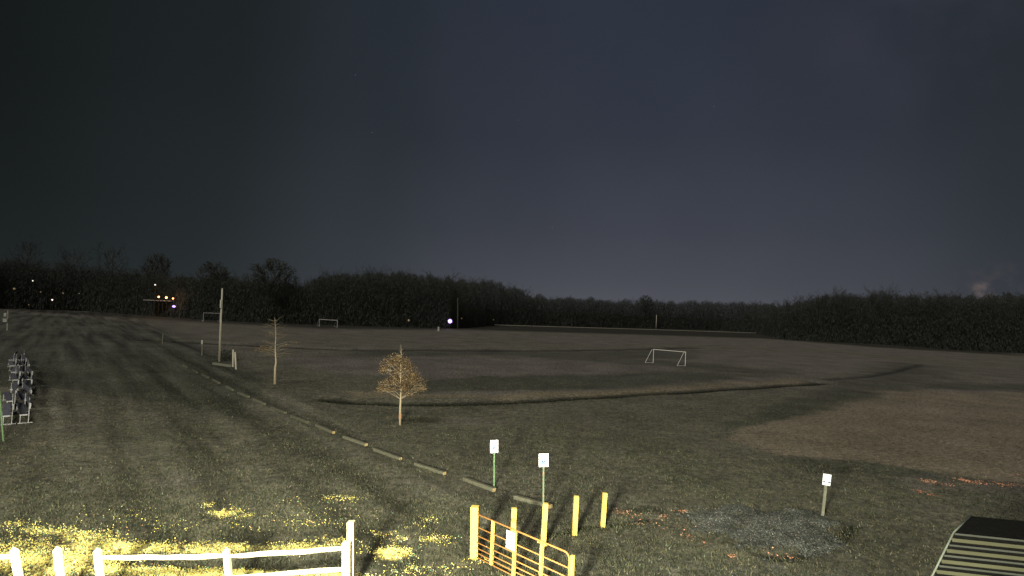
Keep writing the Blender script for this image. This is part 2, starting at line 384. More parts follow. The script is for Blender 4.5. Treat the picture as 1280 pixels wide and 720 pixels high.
# ground material
gm = bpy.data.materials.new('winter_grass_ground'); gm.use_nodes = True; t = gm.node_tree; b = t.nodes['Principled BSDF']
b.inputs['Roughness'].default_value = .95; b.inputs['Specular IOR Level'].default_value = .1
def attr(nm):
    n = N(t, 'ShaderNodeAttribute', attribute_name=nm); return n.outputs['Fac']
co = N(t, 'ShaderNodeTexCoord')
def gn(scale, detail=6, stretch=(1,1,1), rot=0, rough=.6):
    mp = N(t, 'ShaderNodeMapping'); mp.inputs['Scale'].default_value = stretch; mp.inputs['Rotation'].default_value = (0, 0, rot)
    t.links.new(co.outputs['Object'], mp.inputs[0])
    n = N(t, 'ShaderNodeTexNoise'); n.inputs['Scale'].default_value = scale; n.inputs['Detail'].default_value = detail
    n.inputs['Roughness'].default_value = rough
    t.links.new(mp.outputs[0], n.inputs['Vector']); return n.outputs[0]
ROADDIR = (pix(300, 470) - pix(540, 585)); roadang = math.atan2(ROADDIR.y, ROADDIR.x)
fine = gn(9, 8, rough=.8); mid = gn(1.3, 6); big = gn(.22, 5); rut = gn(1.0, 4, (.05, .8, 1), 0)
rut2 = N(t, 'ShaderNodeTexNoise')
mp = N(t, 'ShaderNodeVectorRotate', rotation_type='Z_AXIS'); mp.inputs['Angle'].default_value = -roadang
t.links.new(co.outputs['Object'], mp.inputs['Vector']); mp2 = N(t, 'ShaderNodeMapping'); mp2.inputs['Scale'].default_value = (.045, .75, 1)
t.links.new(mp.outputs[0], mp2.inputs[0]); t.links.new(mp2.outputs[0], rut2.inputs['Vector'])
rut2.inputs['Scale'].default_value = 1; rut2.inputs['Detail'].default_value = 5
gcol = mixc(t, ramp(t, mid, [(.38, 0), (.62, 1)]), (.056, .058, .036), (.108, .104, .064))
gcol = mixc(t, attr('dry'), gcol, mixc(t, ramp(t, fine, [(.35, 0), (.65, 1)]), (.094, .083, .070), (.146, .130, .110)))
gcol = mixc(t, attr('tan'), gcol, (.165, .136, .088))
gcol = mixc(t, attr('dark'), gcol, (.044, .047, .034))
gcol = mixc(t, attr('gravel'), gcol, mixc(t, ramp(t, fine, [(.4, 0), (.6, 1)]), (.045, .048, .042), (.10, .098, .085)))
clump = gn(5.5, 8, rough=.85)
sm = math_(t, 'MULTIPLY', math_(t, 'SUBTRACT', math_(t, 'ADD', math_(t, 'MULTIPLY', attr('straw_glow'), .42), clump), .68), 9.0, True)
gcol = mixc(t, math_(t, 'MULTIPLY', sm, math_(t, 'GREATER_THAN', attr('straw_glow'), .03)), gcol, (.62, .52, .16))  # burnt-out lamplight put into the ground colour as pale yellow
gcol = mixc(t, attr('ditch_strip'), gcol, (.014, .015, .010))
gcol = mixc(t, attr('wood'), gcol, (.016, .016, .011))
gcol = mixc(t, 1.0, gcol, ramp(t, fine, [(.3, .45), (.5, 1.0), (.72, 1.75)]), 'MULTIPLY')
gcol = mixc(t, 1.0, gcol, ramp(t, gn(3.6, 6, rough=.7), [(.36, .58), (.5, 1.0), (.66, 1.5)]), 'MULTIPLY')
gcol = mixc(t, 1.0, gcol, ramp(t, big, [(.3, .74), (.7, 1.26)]), 'MULTIPLY')
gcol = mixc(t, 1.0, gcol, mixc(t, attr('road'), (1, 1, 1), ramp(t, rut2.outputs[0], [(.34, .52), (.66, 1.42)])), 'MULTIPLY')
t.links.new(gcol, b.inputs['Base Color'])
bp = N(t, 'ShaderNodeBump'); bp.inputs['Strength'].default_value = .55; bp.inputs['Distance'].default_value = .05
t.links.new(fine, bp.inputs['Height']); t.links.new(bp.outputs[0], b.inputs['Normal'])
me = npmesh('ground', V, F, gm, True)
# the track left of the row of timbers
TIMB = [(202,410.5),(618,614.5),(760,684)]
tl = PP(TIMB); d, s = seg_dist(GX, GY, [tl[0] + (tl[0]-tl[1]), tl[1], tl[2]])
road = np.clip(.5 + s * d / 1.0, 0, 1) * (GY > 2)
if road[np.argmin(np.hypot(GX[:, 300]-(-15), GY[:, 300]-20)), 300] < .3: road = (1-road) * (GY > 2)
for nm, arr in (('dry', dry), ('tan', tan_), ('dark', dark), ('gravel', grav), ('ditch_strip', ditch_strip), ('wood', wood), ('road', road), ('straw_glow', straw_glow)):
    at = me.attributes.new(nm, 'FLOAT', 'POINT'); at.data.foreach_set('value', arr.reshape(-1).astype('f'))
g = link('ground', me); tag(g, kind='structure')
# ---- blades of grass, denser near
def blades(n, r0, r1, hmin, hmax, wd, name, m, label):
    u = rng.random(n); r = (r0**-.35 + u*(r1**-.35 - r0**-.35))**(-1/.35)
    th = np.radians(rng.uniform(-46, 46, n)); x = r*np.sin(th); y = r*np.cos(th)
    k = rng.random(n) < (.35 + .9*noise2(x, y, .55, 21)*noise2(x, y, 2.5, 22)*2)
    dr, tn, dk, gv, di, wo_, h = field_attr(x, y)
    k &= (gv < .5); x, y, h, dr, dk = x[k], y[k], h[k], dr[k], dk[k]; n = len(x)
    sc = (1 + r[k]/30) ; hh = rng.uniform(hmin, hmax, n)*(1-.45*dr)*np.minimum(sc, 1.6); w = wd*sc*rng.uniform(.6, 1.4, n)
    an = rng.uniform(0, 6.283, n); lx = rng.normal(0, .7, n)*hh; ly = rng.normal(0, .7, n)*hh
    a_ = np.stack([x-np.cos(an)*w, y-np.sin(an)*w, h-.01], -1); b_ = np.stack([x+np.cos(an)*w, y+np.sin(an)*w, h-.01], -1)
    c_ = np.stack([x+lx, y+ly, h+hh], -1)
    V = np.stack([a_, b_, c_], 1).reshape(-1, 3); F = np.arange(3*n).reshape(-1, 3)
    o = link(name, npmesh(name, V, F, m)); tag(o, label, 'grass', kind='stuff')
blades(300000, 10, 75, .02, .065, .009, 'grass', M['grass'], 'short rough winter grass covering the near ground')
# ---- flakes in patches: yellow for burnt-out lamp glow, orange for leaf litter
def flakes(name, patches, size, m, label, cat):
    P = []
    for (cx, cy, rx, ry, n) in patches:
        c0 = pix(cx, cy); ex = (pix(cx+rx, cy) - c0).length; ey = abs(pix(cx, cy-ry).y - c0.y)
        q = rng.normal(0, .55, (n, 2)); x = c0.x + q[:, 0]*ex; y = c0.y + q[:, 1]*ey
        keep = noise2(x, y, .30, 31)*.6 + noise2(x, y, .09, 32)*.4 > .42
        P.append(np.stack([x[keep], y[keep]], -1))
    P = np.concatenate(P); n = len(P)
    h = field_attr(P[:, 0], P[:, 1])[-1] + rng.uniform(.015, .05, n)
    nx, ny = rng.normal(0, .55, n), rng.normal(-.25, .55, n); nn = np.stack([nx, ny, np.ones(n)], -1); nn /= np.linalg.norm(nn, axis=1)[:, None]
    an = rng.uniform(0, 6.28, n); u = np.stack([np.cos(an), np.sin(an), np.zeros(n)], -1); u -= nn*(u*nn).sum(1)[:, None]
    v = np.cross(nn, u); s_ = (size*rng.uniform(.5, 1.5, n))[:, None]; c0 = np.concatenate([P, h[:, None]], 1)
    V = np.stack([c0-u*s_, c0+v*s_*.6, c0+u*s_, c0-v*s_*.6], 1).reshape(-1, 3); F = np.arange(4*n).reshape(-1, 4)
    o = link(name, npmesh(name, V, F, m)); tag(o, label, cat, kind='stuff')
flakes('glow_flakes', YP, .0165, M['leaf_glow'], 'yellow leaf flakes standing for burnt-out lamp glow, in patches by the rail fence', 'leaves')
OP = [(1210,602,14,3.5,420),(1163,603,9,2.5,170),(1155,616,10,3,140),(1168,620,8,2,40),(1258,606,14,2.5,260),(1250,592,22,4,60),(1185,607,14,2,60),
      (828,645,7,4,60),(852,639,10,2,50),(782,642,14,3,80),(795,646,20,5,40),(860,672,8,4,40),(878,680,5,2,40),(962,689,10,3,60),(914,696,6,2,50),(985,694,8,2,30),(840,658,40,8,60),(795,655,15,3,30)]
flakes('orange_leaves', OP, .024, M['leaf_o'], 'reddish orange leaf litter in small bright patches on the right', 'leaves')
# ---- gravel stones
def stones(poly, n):
    P = PP(poly); xs = [p.x for p in P]; ys = [p.y for p in P]
    x = rng.uniform(min(xs)-.4, max(xs)+.4, n); y = rng.uniform(min(ys)-.4, max(ys)+.4, n)
    at = field_attr(x, y); k = at[3] > rng.uniform(.2, .8, n); x, y, h = x[k], y[k], at[-1][k]; n = len(x)
    s_ = rng.uniform(.014, .040, n)
    oc = np.array([(1,0,0),(0,1,0),(-1,0,0),(0,-1,0),(0,0,1.0),(0,0,-1)])
    V = oc[None]*s_[:, None, None]*rng.uniform(.6, 1.3, (n, 6, 1)); V[:, :, 2] *= .7
    an = rng.uniform(0, 6.28, n); ca, sa = np.cos(an)[:, None], np.sin(an)[:, None]
    X = V[:, :, 0]*ca - V[:, :, 1]*sa; Y = V[:, :, 0]*sa + V[:, :, 1]*ca
    V = np.stack([X + x[:, None], Y + y[:, None], V[:, :, 2] + h[:, None] + .01], -1).reshape(-1, 3)
    f = np.array([(0,1,4),(1,2,4),(2,3,4),(3,0,4),(1,0,5),(2,1,5),(3,2,5),(0,3,5)])
    F = (f[None] + (np.arange(n)*6)[:, None, None]).reshape(-1, 3)
    o = link('gravel', npmesh('gravel', V, F, M['gravel'])); tag(o, 'loose grey gravel spread in a low mound on the grass', 'gravel', kind='stuff')
stones(GRAVEL[0][0], 30000)
# ------------------------------------------------------------------ rail fence, lower left
def fence_post(px, ytop, py_rail, lean, w, label, Y=None, extra=0):
    """post whose rail height 1.05 m shows at py_rail"""
    p = pix(px, py_rail, 1.05); p.z = 0
    hgt = ztop(p, ytop) if not extra else extra
    return p, hgt
RAILZ = [1.02, .56]
railpts = {}
for nm, px, yt, yr, lean in (('a', 19, 683, 695, 15), ('b', 73, 683, 697, 11), ('c', 123, 685, 697, 10), ('d', 284, 685, 695, 9), ('e', 438, 653, 686, 3)):
    p = pix(px, yr, RAILZ[0]); p.z = 0; railpts[nm] = p
    h = ztop(p, yt)
    w = .115 if nm != 'e' else .175
    lab = {'a': 'pale leaning fence post nearest the left edge of the picture, rails on its left only',
           'b': 'lone pale leaning fence post between two others, without any rails',
           'c': 'pale leaning fence post where the long pair of rails starts on the left',
           'd': 'pale leaning fence post in the middle of the long pair of rails',
           'e': 'tall pale squared end post of the rail fence, with a lower post against it'}[nm]
    t_ = thing('fence_post', p + Vector((1.0*math.tan(R(lean)) if nm != 'e' else .02, 0, 0)), lab, 'fence post', 'pale posts of the rail fence', 0, (0, -lean))
    if nm == 'e':
        m_ = MB(); m_.beam((.03, .06, -.05), (.03, .06, h), w*.86, w*.9, jit=.03); m_.build('tall_post', M['fence'], t_, bevel=.01)
        m_ = MB(); m_.beam((-.01, -.12, -.05), (-.01, -.12, ztop(p, 673) - .02), w, w*.8, jit=.03); m_.build('short_post', M['fence'], t_, bevel=.01)
    else:
        m_ = MB(); m_.beam((0, 0, -.05), (0, 0, h-.04), w, w*.8, jit=.04)
        m_.add([(-w/2, -w*.4, h-.04), (w/2, -w*.4, h-.04), (w/2, w*.4, h-.04), (-w/2, w*.4, h-.04), (0, 0, h+.03)], [(0,1,4),(1,2,4),(2,3,4),(3,0,4)])
        m_.build('post_shaft', M['fence'], t_)
def rail(p, q, z0, z1, lab, sag=0.0):
    t_ = MB(); a0 = Vector((p.x, p.y, z0)); b0 = Vector((q.x, q.y, z1)); n = 9; pts = []; rad = []
    for k in range(n):
        f = k/(n-1); v = a0.lerp(b0, f); v.z += -sag*4*f*(1-f) + random.uniform(-.008, .008); v.y += random.uniform(-.01, .01); pts.append(v)
        rad.append(.052 + random.uniform(-.006, .006) - (.02 if k in (0, n-1) else 0))
    t_.tube(pts, rad, 7); o = t_.build('fence_rail', M['fence'], smooth=False)
    tag(o, lab, 'fence rail', 'rails of the pale rail fence')
ra = railpts
mid_d = ra['d']
rail(ra['c'], mid_d, 1.02, 1.02, 'upper pale rail between the leaning posts, left length', .01)
rail(mid_d, ra['e'], 1.02, 1.04, 'upper pale rail running right to the tall end post', .01)
rail(ra['c'], mid_d, .56, .56, 'lower pale rail between the leaning posts, left length, at the bottom edge')
rail(mid_d, ra['e'], .56, .60, 'lower pale rail running right to the tall end post, at the bottom edge')
lf = ra['a'] + (ra['a'] - ra['c'])*1.1
rail(lf, ra['a'], .98, 1.0, 'upper pale rail ending at the leaning post at the left edge')
rail(lf, ra['a'], .54, .54, 'lower pale rail ending at the leaning post at the left edge')
# ------------------------------------------------------------------ line of short posts and the tube gate
def bollard(px, ybase, ytop, w, label, lean):
    p = pix(px, ybase); h = ztop(p, ytop)
    t_ = thing('wooden_post', p, label, 'post', 'short yellow wooden posts in a line by the gate', random.uniform(-.15, .15), (0, lean))
    m_ = MB(); m_.beam((0, 0, -.05), (0, 0, h), w, w, up=Vector((0, 1, 0)), jit=.035); m_.build('post_shaft', M['post'], t_, bevel=.012)
    for k in range(2):
        q = MB(); q.tube([(0, -w/2-.002, h*(.55+.3*k)), (0, -w/2+.02, h*(.55+.3*k))], .012, 6); q.build('bolt', M['black'], t_)
    return p, h
gp, gph = bollard(593, 697, 633, .20, 'thick yellow wooden post carrying the hinge end of the tube gate', -2)
bollard(640.5, 688, 635, .135, 'short yellow wooden post standing behind the white plate on the gate', 0)
bollard(679, 682, 629, .15, 'short yellow wooden post behind the gate, just below the right parking sign', 1.2)
bollard(718, 669, 620, .135, 'yellow wooden post standing free just right of the gate', 1)
bollard(753.5, 657.5, 616, .125, 'rightmost and farthest yellow wooden post, with dark knots in its face', 2)
gA = pix(595, 641, 1.15); gB = pix(712, 690.5, 1.15)
gx = Vector((gB.x-gA.x, gB.y-gA.y, 0)); GL = gx.length; ga = math.atan2(gx.y, gx.x)
gt = thing('tube_gate', (gA.x, gA.y, 0), 'rust orange tubular farm gate of seven rails with a white plate', 'gate', rz=ga)
GH = 1.13; zs = [.06, .17, .29, .43, .60, .81]
m_ = MB(); cr = .13; pts = [(0, 0, .06), (0, 0, GH-.02)]
m_.tube(pts, .022, 8); m_.build('hinge_tube', M['gate'], gt, smooth=True)
pts = [(0, 0, GH), (GL-cr, 0, GH)] + [(GL-cr+cr*math.sin(q), 0, GH-cr+cr*math.cos(q)) for q in (R(22), R(45), R(67), R(90))] + [(GL, 0, .06)]
m_ = MB(); m_.tube(pts, .021, 8); m_.build('outer_frame', M['gate'], gt, smooth=True)
for zz in zs:
    m_ = MB(); m_.tube([(0.02, 0, zz), (GL-.02, 0, zz)], .016, 7); m_.build('rail', M['gate'], gt, smooth=True)
for f in (.21, .46, .74):
    m_ = MB(); m_.box((GL*f, -.022, (GH+.06)/2), (.075, .008, GH-.05)); m_.box((GL*f, .022, (GH+.06)/2), (.075, .008, GH-.05)); m_.build('brace', M['gate_brace'], gt)
m_ = MB(); m_.box((GL*.425, -.045, .87), (.27, .006, .42)); pl_ = m_.build('white_plate', M['sign'], gt)
m_ = MB()
for k in range(6):
    zz = GH-.03; x0 = GL*.74 - .10 + k*.05
    m_.tube([(x0 + .02*math.cos(q), .02*math.sin(q)*(k % 2)-.03, zz + .02*math.sin(q)*((k+1) % 2)) for q in [i_*math.pi/3 for i_ in range(7)]], .005, 4, False)
m_.build('chain', M['gate_brace'], gt)
for zz in (.25, .98):
    m_ = MB(); m_.tube([(-.01, 0, zz), (-.10, .03, zz)], .016, 6); m_.build('hinge', M['gate'], gt)
lp = pix(714, 693.5, 1.12); lt = thing('latch_post', (lp.x, lp.y, 0), 'thin yellow latch post against the free end of the gate', 'post', None, ga)
m_ = MB(); m_.beam((.04, 0, -.05), (.04, 0, 1.12), .075, .075, up=Vector((0, 1, 0)), jit=.02); m_.build('post_shaft', M['post'], lt, bevel=.006)
m_ = MB(); m_.box((.0, 0, .86), (.06, .03, .05)); m_.build('latch', M['gate'], lt)
# ------------------------------------------------------------------ parking signs
def parking_sign(px, ybase, ytop, ysb, w, pm, label, rz, lean=0):
    p = pix(px, ybase); h = ztop(p, ytop); hb = ztop(p, ysb)
    t_ = thing('parking_sign', p, label, 'sign', None, rz, (0, lean))
    m_ = MB(); m_.box((0, .018, (h-.05)/2-.02), (.042, .006, h-.05+.04)); m_.box((-.024, .008, (h-.05)/2-.02), (.006, .02, h-.05+.04)); m_.box((.024, .008, (h-.05)/2-.02), (.006, .02, h-.05+.04))
    m_.build('sign_post', pm, t_)
    pn = MB(); H_ = h-hb; pn.box((0, -.006, (h+hb)/2), (w, .004, H_)); pn = pn.build('sign_panel', M['sign'], t_, bevel=0)
    cz = hb + H_*.36
    m_ = MB(); m_.box((0, -.0105, cz), (w*.40, .003, w*.40)); m_.build('blue_symbol_square', M['sign_blue'], pn)
    # white wheelchair figure: head, back, seat, leg and the wheel
    m_ = MB(); s_ = w*.40/2; y0 = -.0145
    m_.tube([(-s_*.15, y0+.002, cz+s_*.72), (-s_*.15, y0-.001, cz+s_*.72)], s_*.16, 8)
    for a_, b_ in (((-.15, .5), (-.08, 0)), ((-.08, 0), (.35, -.02)), ((.35, -.02), (.55, -.6)), ((-.13, .28), (.25, .28))):
        m_.beam((a_[0]*s_, y0, cz+a_[1]*s_), (b_[0]*s_, y0, cz+b_[1]*s_), s_*.14, .003, up=Vector((0, 1, 0)))
    ring = [(-.08+.45*math.cos(q), -.25+.45*math.sin(q)) for q in [R(120+i_*30) for i_ in range(9)]]
    for a_, b_ in zip(ring[:-1], ring[1:]): m_.beam((a_[0]*s_, y0, cz+a_[1]*s_), (b_[0]*s_, y0, cz+b_[1]*s_), s_*.12, .003, up=Vector((0, 1, 0)))
    m_.build('wheelchair_figure', M['sign'], pn)
parking_sign(617.5, 610, 550, 566, .29, M['green_post'], 'white parking sign on a green post, the left and farther of the pair', R(12), -2.4)
parking_sign(679, 640, 567, 583.5, .31, M['steel_post'], 'white parking sign above the wooden post, the right and nearer of the pair', R(8), -2)
p = pix(1028, 646); h = ztop(p, 592)
st_ = thing('field_sign', p, 'small white sign with a dark band low on it, alone on the right grass', 'sign', None, R(-10), (0, 4.5))
m_ = MB(); m_.beam((0, 0, -.05), (0, 0, h-.05), .085, .04, up=Vector((0, 1, 0)), jit=.02); m_.build('sign_post', M['stake'], st_)
m_ = MB(); m_.box((.0, -.035, h-.16), (.25, .012, .33)); a_ = m_.build('sign_panel', M['sign'], st_, bevel=.004)
for bx0 in (-.075, .078): m_ = MB(); m_.box((bx0, -.043, h-.255), (.08, .003, .035)); m_.build('dark_band', M['sign_navy'], a_)
m_ = MB(); m_.box((0, -.038, h-.345), (.24, .012, .03)); m_.build('lower_strip', M['sign'], st_)
# ------------------------------------------------------------------ parking timbers
tb = [((643,621),(689,633)),((580,598.5),(618,612.5)),((519,580),(556,592)),((466,561),(503,574.5)),((430,546),(458,556)),((394,531),(419,541.5)),
      ((364,520),(386,528)),((339,509),(358,516.5)),((317,499),(332,505.5)),((298,491),(311,496)),((283,483),(291,487.5)),((265,474),(276,480)),((252,468),(261,472.5)),((240,462),(247,466)),((228,456),(235,460))]
n_t = len(tb)
for k, (a_, b_) in enumerate(tb):
    p0 = pix(*a_, .06); p1 = pix(*b_, .06); mid_ = (p0+p1)/2; v = p1-p0; L = max(1.35, min(1.95, v.length)); an = math.atan2(v.y, v.x)
    if k == 0: lab = 'nearest parking timber, behind the two posts of the gate and below the right parking sign'
    elif k == 1: lab = 'parking timber at the foot of the left parking sign, second from the gate'
    elif k == 2: lab = 'weathered parking timber third from the gate, next beyond the left parking sign'
    else: lab = '%s parking timber in the row counted from the gate' % ['','','','fourth','fifth','sixth','seventh','eighth','ninth','tenth','eleventh','twelfth','thirteenth','fourteenth','fifteenth and farthest'][k]
    t_ = thing('parking_timber', (mid_.x, mid_.y, 0), lab, 'parking timber', 'timbers laid in a row along the track', an)
    sc = .15 if k < 9 else .17
    m_ = MB(); m_.beam((-L/2, 0, .06), (L/2-.012, 0, .06), sc, .13, jit=.05); m_.build('timber', M['timber'], t_, bevel=.012)
    m_ = MB(); m_.beam((L/2-.012, 0, .062), (L/2+.004, 0, .062), sc*.93, .115); m_.build('sawn_end', M['timber_end'] if k < 6 else M['timber'], t_)
# ------------------------------------------------------------------ trees
def branch_tree(h, seed, levels=3, spread=.5, n1=14, n2=6, n3=4, low=.3, up=.6, jitter=.08, tr=None, lens=.42):
    """segments (a, b, ra, rb) of a bare tree"""
    r = random.Random(seed); segs = []; tips = []
    tr = tr or h*.012; P = [Vector((0, 0, 0))]; n = 10
    for k in range(1, n+1): P.append(Vector((P[-1].x + r.uniform(-1, 1)*jitter*h/n, P[-1].y + r.uniform(-1, 1)*jitter*h/n, h*k/n)))
    rad = [tr*(1-.92*k/n) for k in range(n+1)]
    trunk = (P, rad)
    def at(f):
        q = f*n; i_ = min(int(q), n-1); return P[i_].lerp(P[i_+1], q-i_)
    for k in range(n1):
        f = low + (1-low)*(k+r.random())/n1*.97; a_ = k*2.4 + r.uniform(-.5, .5)
        prof = math.sin(math.pi*min(1, (f-low)/(1-low)*.75+.2))**.8
        L = h*lens*prof*r.uniform(.7, 1.15)*spread/.5
        d_ = Vector((math.cos(a_), math.sin(a_), up + r.uniform(-.15, .3) + f*.4)).normalized(); p_ = at(f); q_ = p_ + d_*L*.5; e_ = q_ + (d_ + Vector((r.uniform(-.25,.25), r.uniform(-.25,.25), .2))).normalized()*L*.5
        r0 = tr*(1-.85*f)*.5
        segs += [(p_, q_, r0, r0*.6), (q_, e_, r0*.6, r0*.25)]
        for kk in range(n2):
            g_ = .25 + .75*(kk+r.random())/n2; s_ = p_.lerp(q_, g_*2) if g_ < .5 else q_.lerp(e_, g_*2-1)
            dd = (d_ + Vector((r.uniform(-.9,.9), r.uniform(-.9,.9), r.uniform(-.3,.7)))).normalized(); l2 = L*.38*r.uniform(.6, 1.2); e2 = s_ + dd*l2
            segs.append((s_, e2, r0*.3, r0*.12)); tips.append(e2)
            if levels > 2:
                for _ in range(n3):
                    s3 = s_.lerp(e2, r.uniform(.3, 1)); d3 = (dd + Vector((r.uniform(-1,1), r.uniform(-1,1), r.uniform(-.4,.8)))).normalized(); e3 = s3 + d3*l2*.55*r.uniform(.5, 1.1)
                    segs.append((s3, e3, r0*.13, r0*.06)); tips.append(e3)
    return trunk, segs, tips
def tris_segs(segs, wmin):
    """thin crossed blades for twigs of far trees"""
    V = []; F = []; r = random.Random(3)
    for a_, b_, ra_, rb in segs:
        d_ = b_-a_; s_ = d_.cross(Vector((r.uniform(-1,1), r.uniform(-1,1), r.uniform(-1,1)))).normalized()
        w = max(ra_, wmin); i0 = len(V); V += [a_-s_*w, a_+s_*w, b_+s_*max(rb, wmin*.6), b_-s_*max(rb, wmin*.6)]; F.append((i0, i0+1, i0+2, i0+3))
    return V, F
# two saplings in the field
def leafy_sapling():
    p = pix(500, 532); h = ztop(p, 431)
    t_ = thing('oak_sapling', p, 'young tree holding dry brown leaves, alone in the field near the parking signs', 'tree', None, 0, (0, -2.2))
    k = h/4.6
    m_ = MB(); m_.tube([(0, 0, -.05), (.0, 0, 1.0*k), (.03, 0, 2*k), (-.02, .02, 3*k), (.02, 0, 4*k), (-.01, 0, 4.6*k)], [.07, .058, .034, .022, .013, .005], 8); m_.build('trunk', M['bark_near'], t_, smooth=True)
    m_ = MB(); m_.tube([(0, 0, .38), (.01, 0, .62)], .078, 8); m_.build('trunk_guard', M['guard'], t_)
    m_ = MB(); r = random.Random(5); leaf = []
    # clumps: x, z centre, radii
    cl_ = [(-.62, 3.55, .42, .30, .3), (-.85, 3.2, .28, .22, .25), (-.25, 3.7, .36, .30, .3), (.15, 3.55, .34, .34, .35), (.42, 3.2, .34, .30, .3), (.1, 3.1, .38, .3, .35), (.62, 2.75, .40, .28, .35),
           (1.0, 2.45, .36, .26, .3), (.35, 2.5, .42, .34, .4), (-.3, 2.55, .42, .28, .4), (-.75, 2.4, .40, .24, .3), (-1.0, 2.1, .26, .2, .3), (.8, 2.1, .46, .22, .35), (.1, 2.15, .42, .24, .4), (-.2, 3.05, .24, .2, .3), (1.2, 2.15, .2, .18, .2), (-.55, 2.05, .3, .14, .3), (.4, 1.8, .3, .12, .3)]
    for (cx, cz, rx, rz_, ry) in cl_:
        cx *= k*1.12; cz *= k; rx *= 1.15; zs_ = max(1.5*k, cz - .55*abs(cx) - .25)
        m_.tube([(0, 0, zs_), (cx*.55, r.uniform(-.1, .1), (zs_+cz)/2+.03), (cx, r.uniform(-.2, .2), cz)], [.011, .007, .004], 5)
        for _ in range(9):
            m_.tube([(cx*r.uniform(.5, 1), 0, cz - r.uniform(0, .15)), (cx + r.uniform(-rx, rx)*1.15, r.uniform(-ry, ry), cz + r.uniform(-rz_, rz_)*1.2)], [.006, .003], 3, False)
        for _ in range(int(300*rx*rz_/.12*r.choice((.45, .8, 1.1, 1.4)))):
            while True:
                q = Vector((r.gauss(0, .55), r.gauss(0, .55), r.gauss(0, .55)))
                if q.length < 1.5: break
            leaf.append(Vector((cx + q.x*rx*k, q.y*ry*k*1.1, cz + q.z*rz_*k)))
    for s_ in (-1, 1, -1, 1, -1):
        z0 = r.uniform(3.75, 4.35)*k; m_.tube([(0, 0, z0), (s_*r.uniform(.1, .38), r.uniform(-.2, .2), z0 + r.uniform(.05, .25))], [.008, .003], 4, False)
    m_.build('branches', M['bark_near'], t_)
    V = []; F = []
    for c0 in leaf:
        u = Vector((r.uniform(-1,1), r.uniform(-1,1), r.uniform(-1,1))).normalized(); v = u.orthogonal().normalized(); s_ = r.uniform(.022, .05)
        i0 = len(V); V += [c0-u*s_, c0+v*s_*.6, c0+u*s_, c0-v*s_*.6]; F.append((i0, i0+1, i0+2, i0+3))
    link('crown', npmesh('crown', np.array([tuple(v) for v in V]), np.array(F), M['oak']), t_)
leafy_sapling()
def bare_sapling():
    p = pix(343.5, 480.5); h = ztop(p, 397)
    t_ = thing('bare_sapling', p, 'slender bare young tree with a few low leafy branches, right of the tall pole', 'tree', None, 0, (0, -2.2))
    m_ = MB(); k = h/6
    m_.tube([(0, 0, -.05), (0, 0, 1.5*k), (.06, 0, 2*k), (-.03, 0, 3.2*k), (.0, 0, 4.6*k), (-.12, 0, 6*k)], [.10, .08, .065, .04, .022, .008], 8); m_.build('trunk', M['bark_near'], t_, smooth=True)
    m_ = MB(); r = random.Random(9); leaf = []
    for q in range(46):
        z0 = r.uniform(2.4, 5.7)*k; s_ = r.choice((-1, 1)); L = r.uniform(.5, 1.1)*(1.25 - z0/6/k*1.15)*1.5
        e = Vector((s_*L, r.uniform(-.7, .7), z0 + r.uniform(-.1, .45))); m_.tube([(0, 0, z0), tuple(e*.5 + Vector((0, 0, z0*.5 + .06))), tuple(e)], [.02, .012, .006], 4, False)
        for _ in range(3):
            f = r.uniform(.4, 1); a_ = Vector((0, 0, z0)).lerp(e, f); m_.tube([tuple(a_), tuple(a_ + Vector((s_*r.uniform(.1, .5), r.uniform(-.3, .3), r.uniform(-.1, .3))))], [.008, .004], 3, False)
    for (ex, ez) in ((-1.55, 3.15), (-1.1, 3.3), (1.9, 3.8), (1.4, 3.55), (-.9, 3.1)):
        m_.tube([(0, 0, ez*k-.25), (ex*.5, 0, ez*k+.02), (ex, 0, ez*k)], [.025, .016, .008], 4, False)
        for _ in range(50 if ex < 0 else 22):
            f = r.uniform(.45, 1.1); leaf.append(Vector((ex*f, r.uniform(-.2, .2), ez*k + r.uniform(-.12, .1))))
    for _ in range(40): leaf.append(Vector((r.uniform(-.8, .8), r.uniform(-.4, .4), r.uniform(4.2, 4.9)*k)))
    m_.build('branches', M['dim_branch'], t_)
    V = []; F = []
    for c0 in leaf:
        u = Vector((r.uniform(-1,1), r.uniform(-1,1), r.uniform(-1,1))).normalized(); v = u.orthogonal().normalized(); s_ = r.uniform(.03, .06)
        i0 = len(V); V += [c0-u*s_, c0+v*s_*.6, c0+u*s_, c0-v*s_*.6]; F.append((i0, i0+1, i0+2, i0+3))
    link('crown', npmesh('crown', np.array([tuple(v) for v in V]), np.array(F), M['oak']), t_)
bare_sapling()
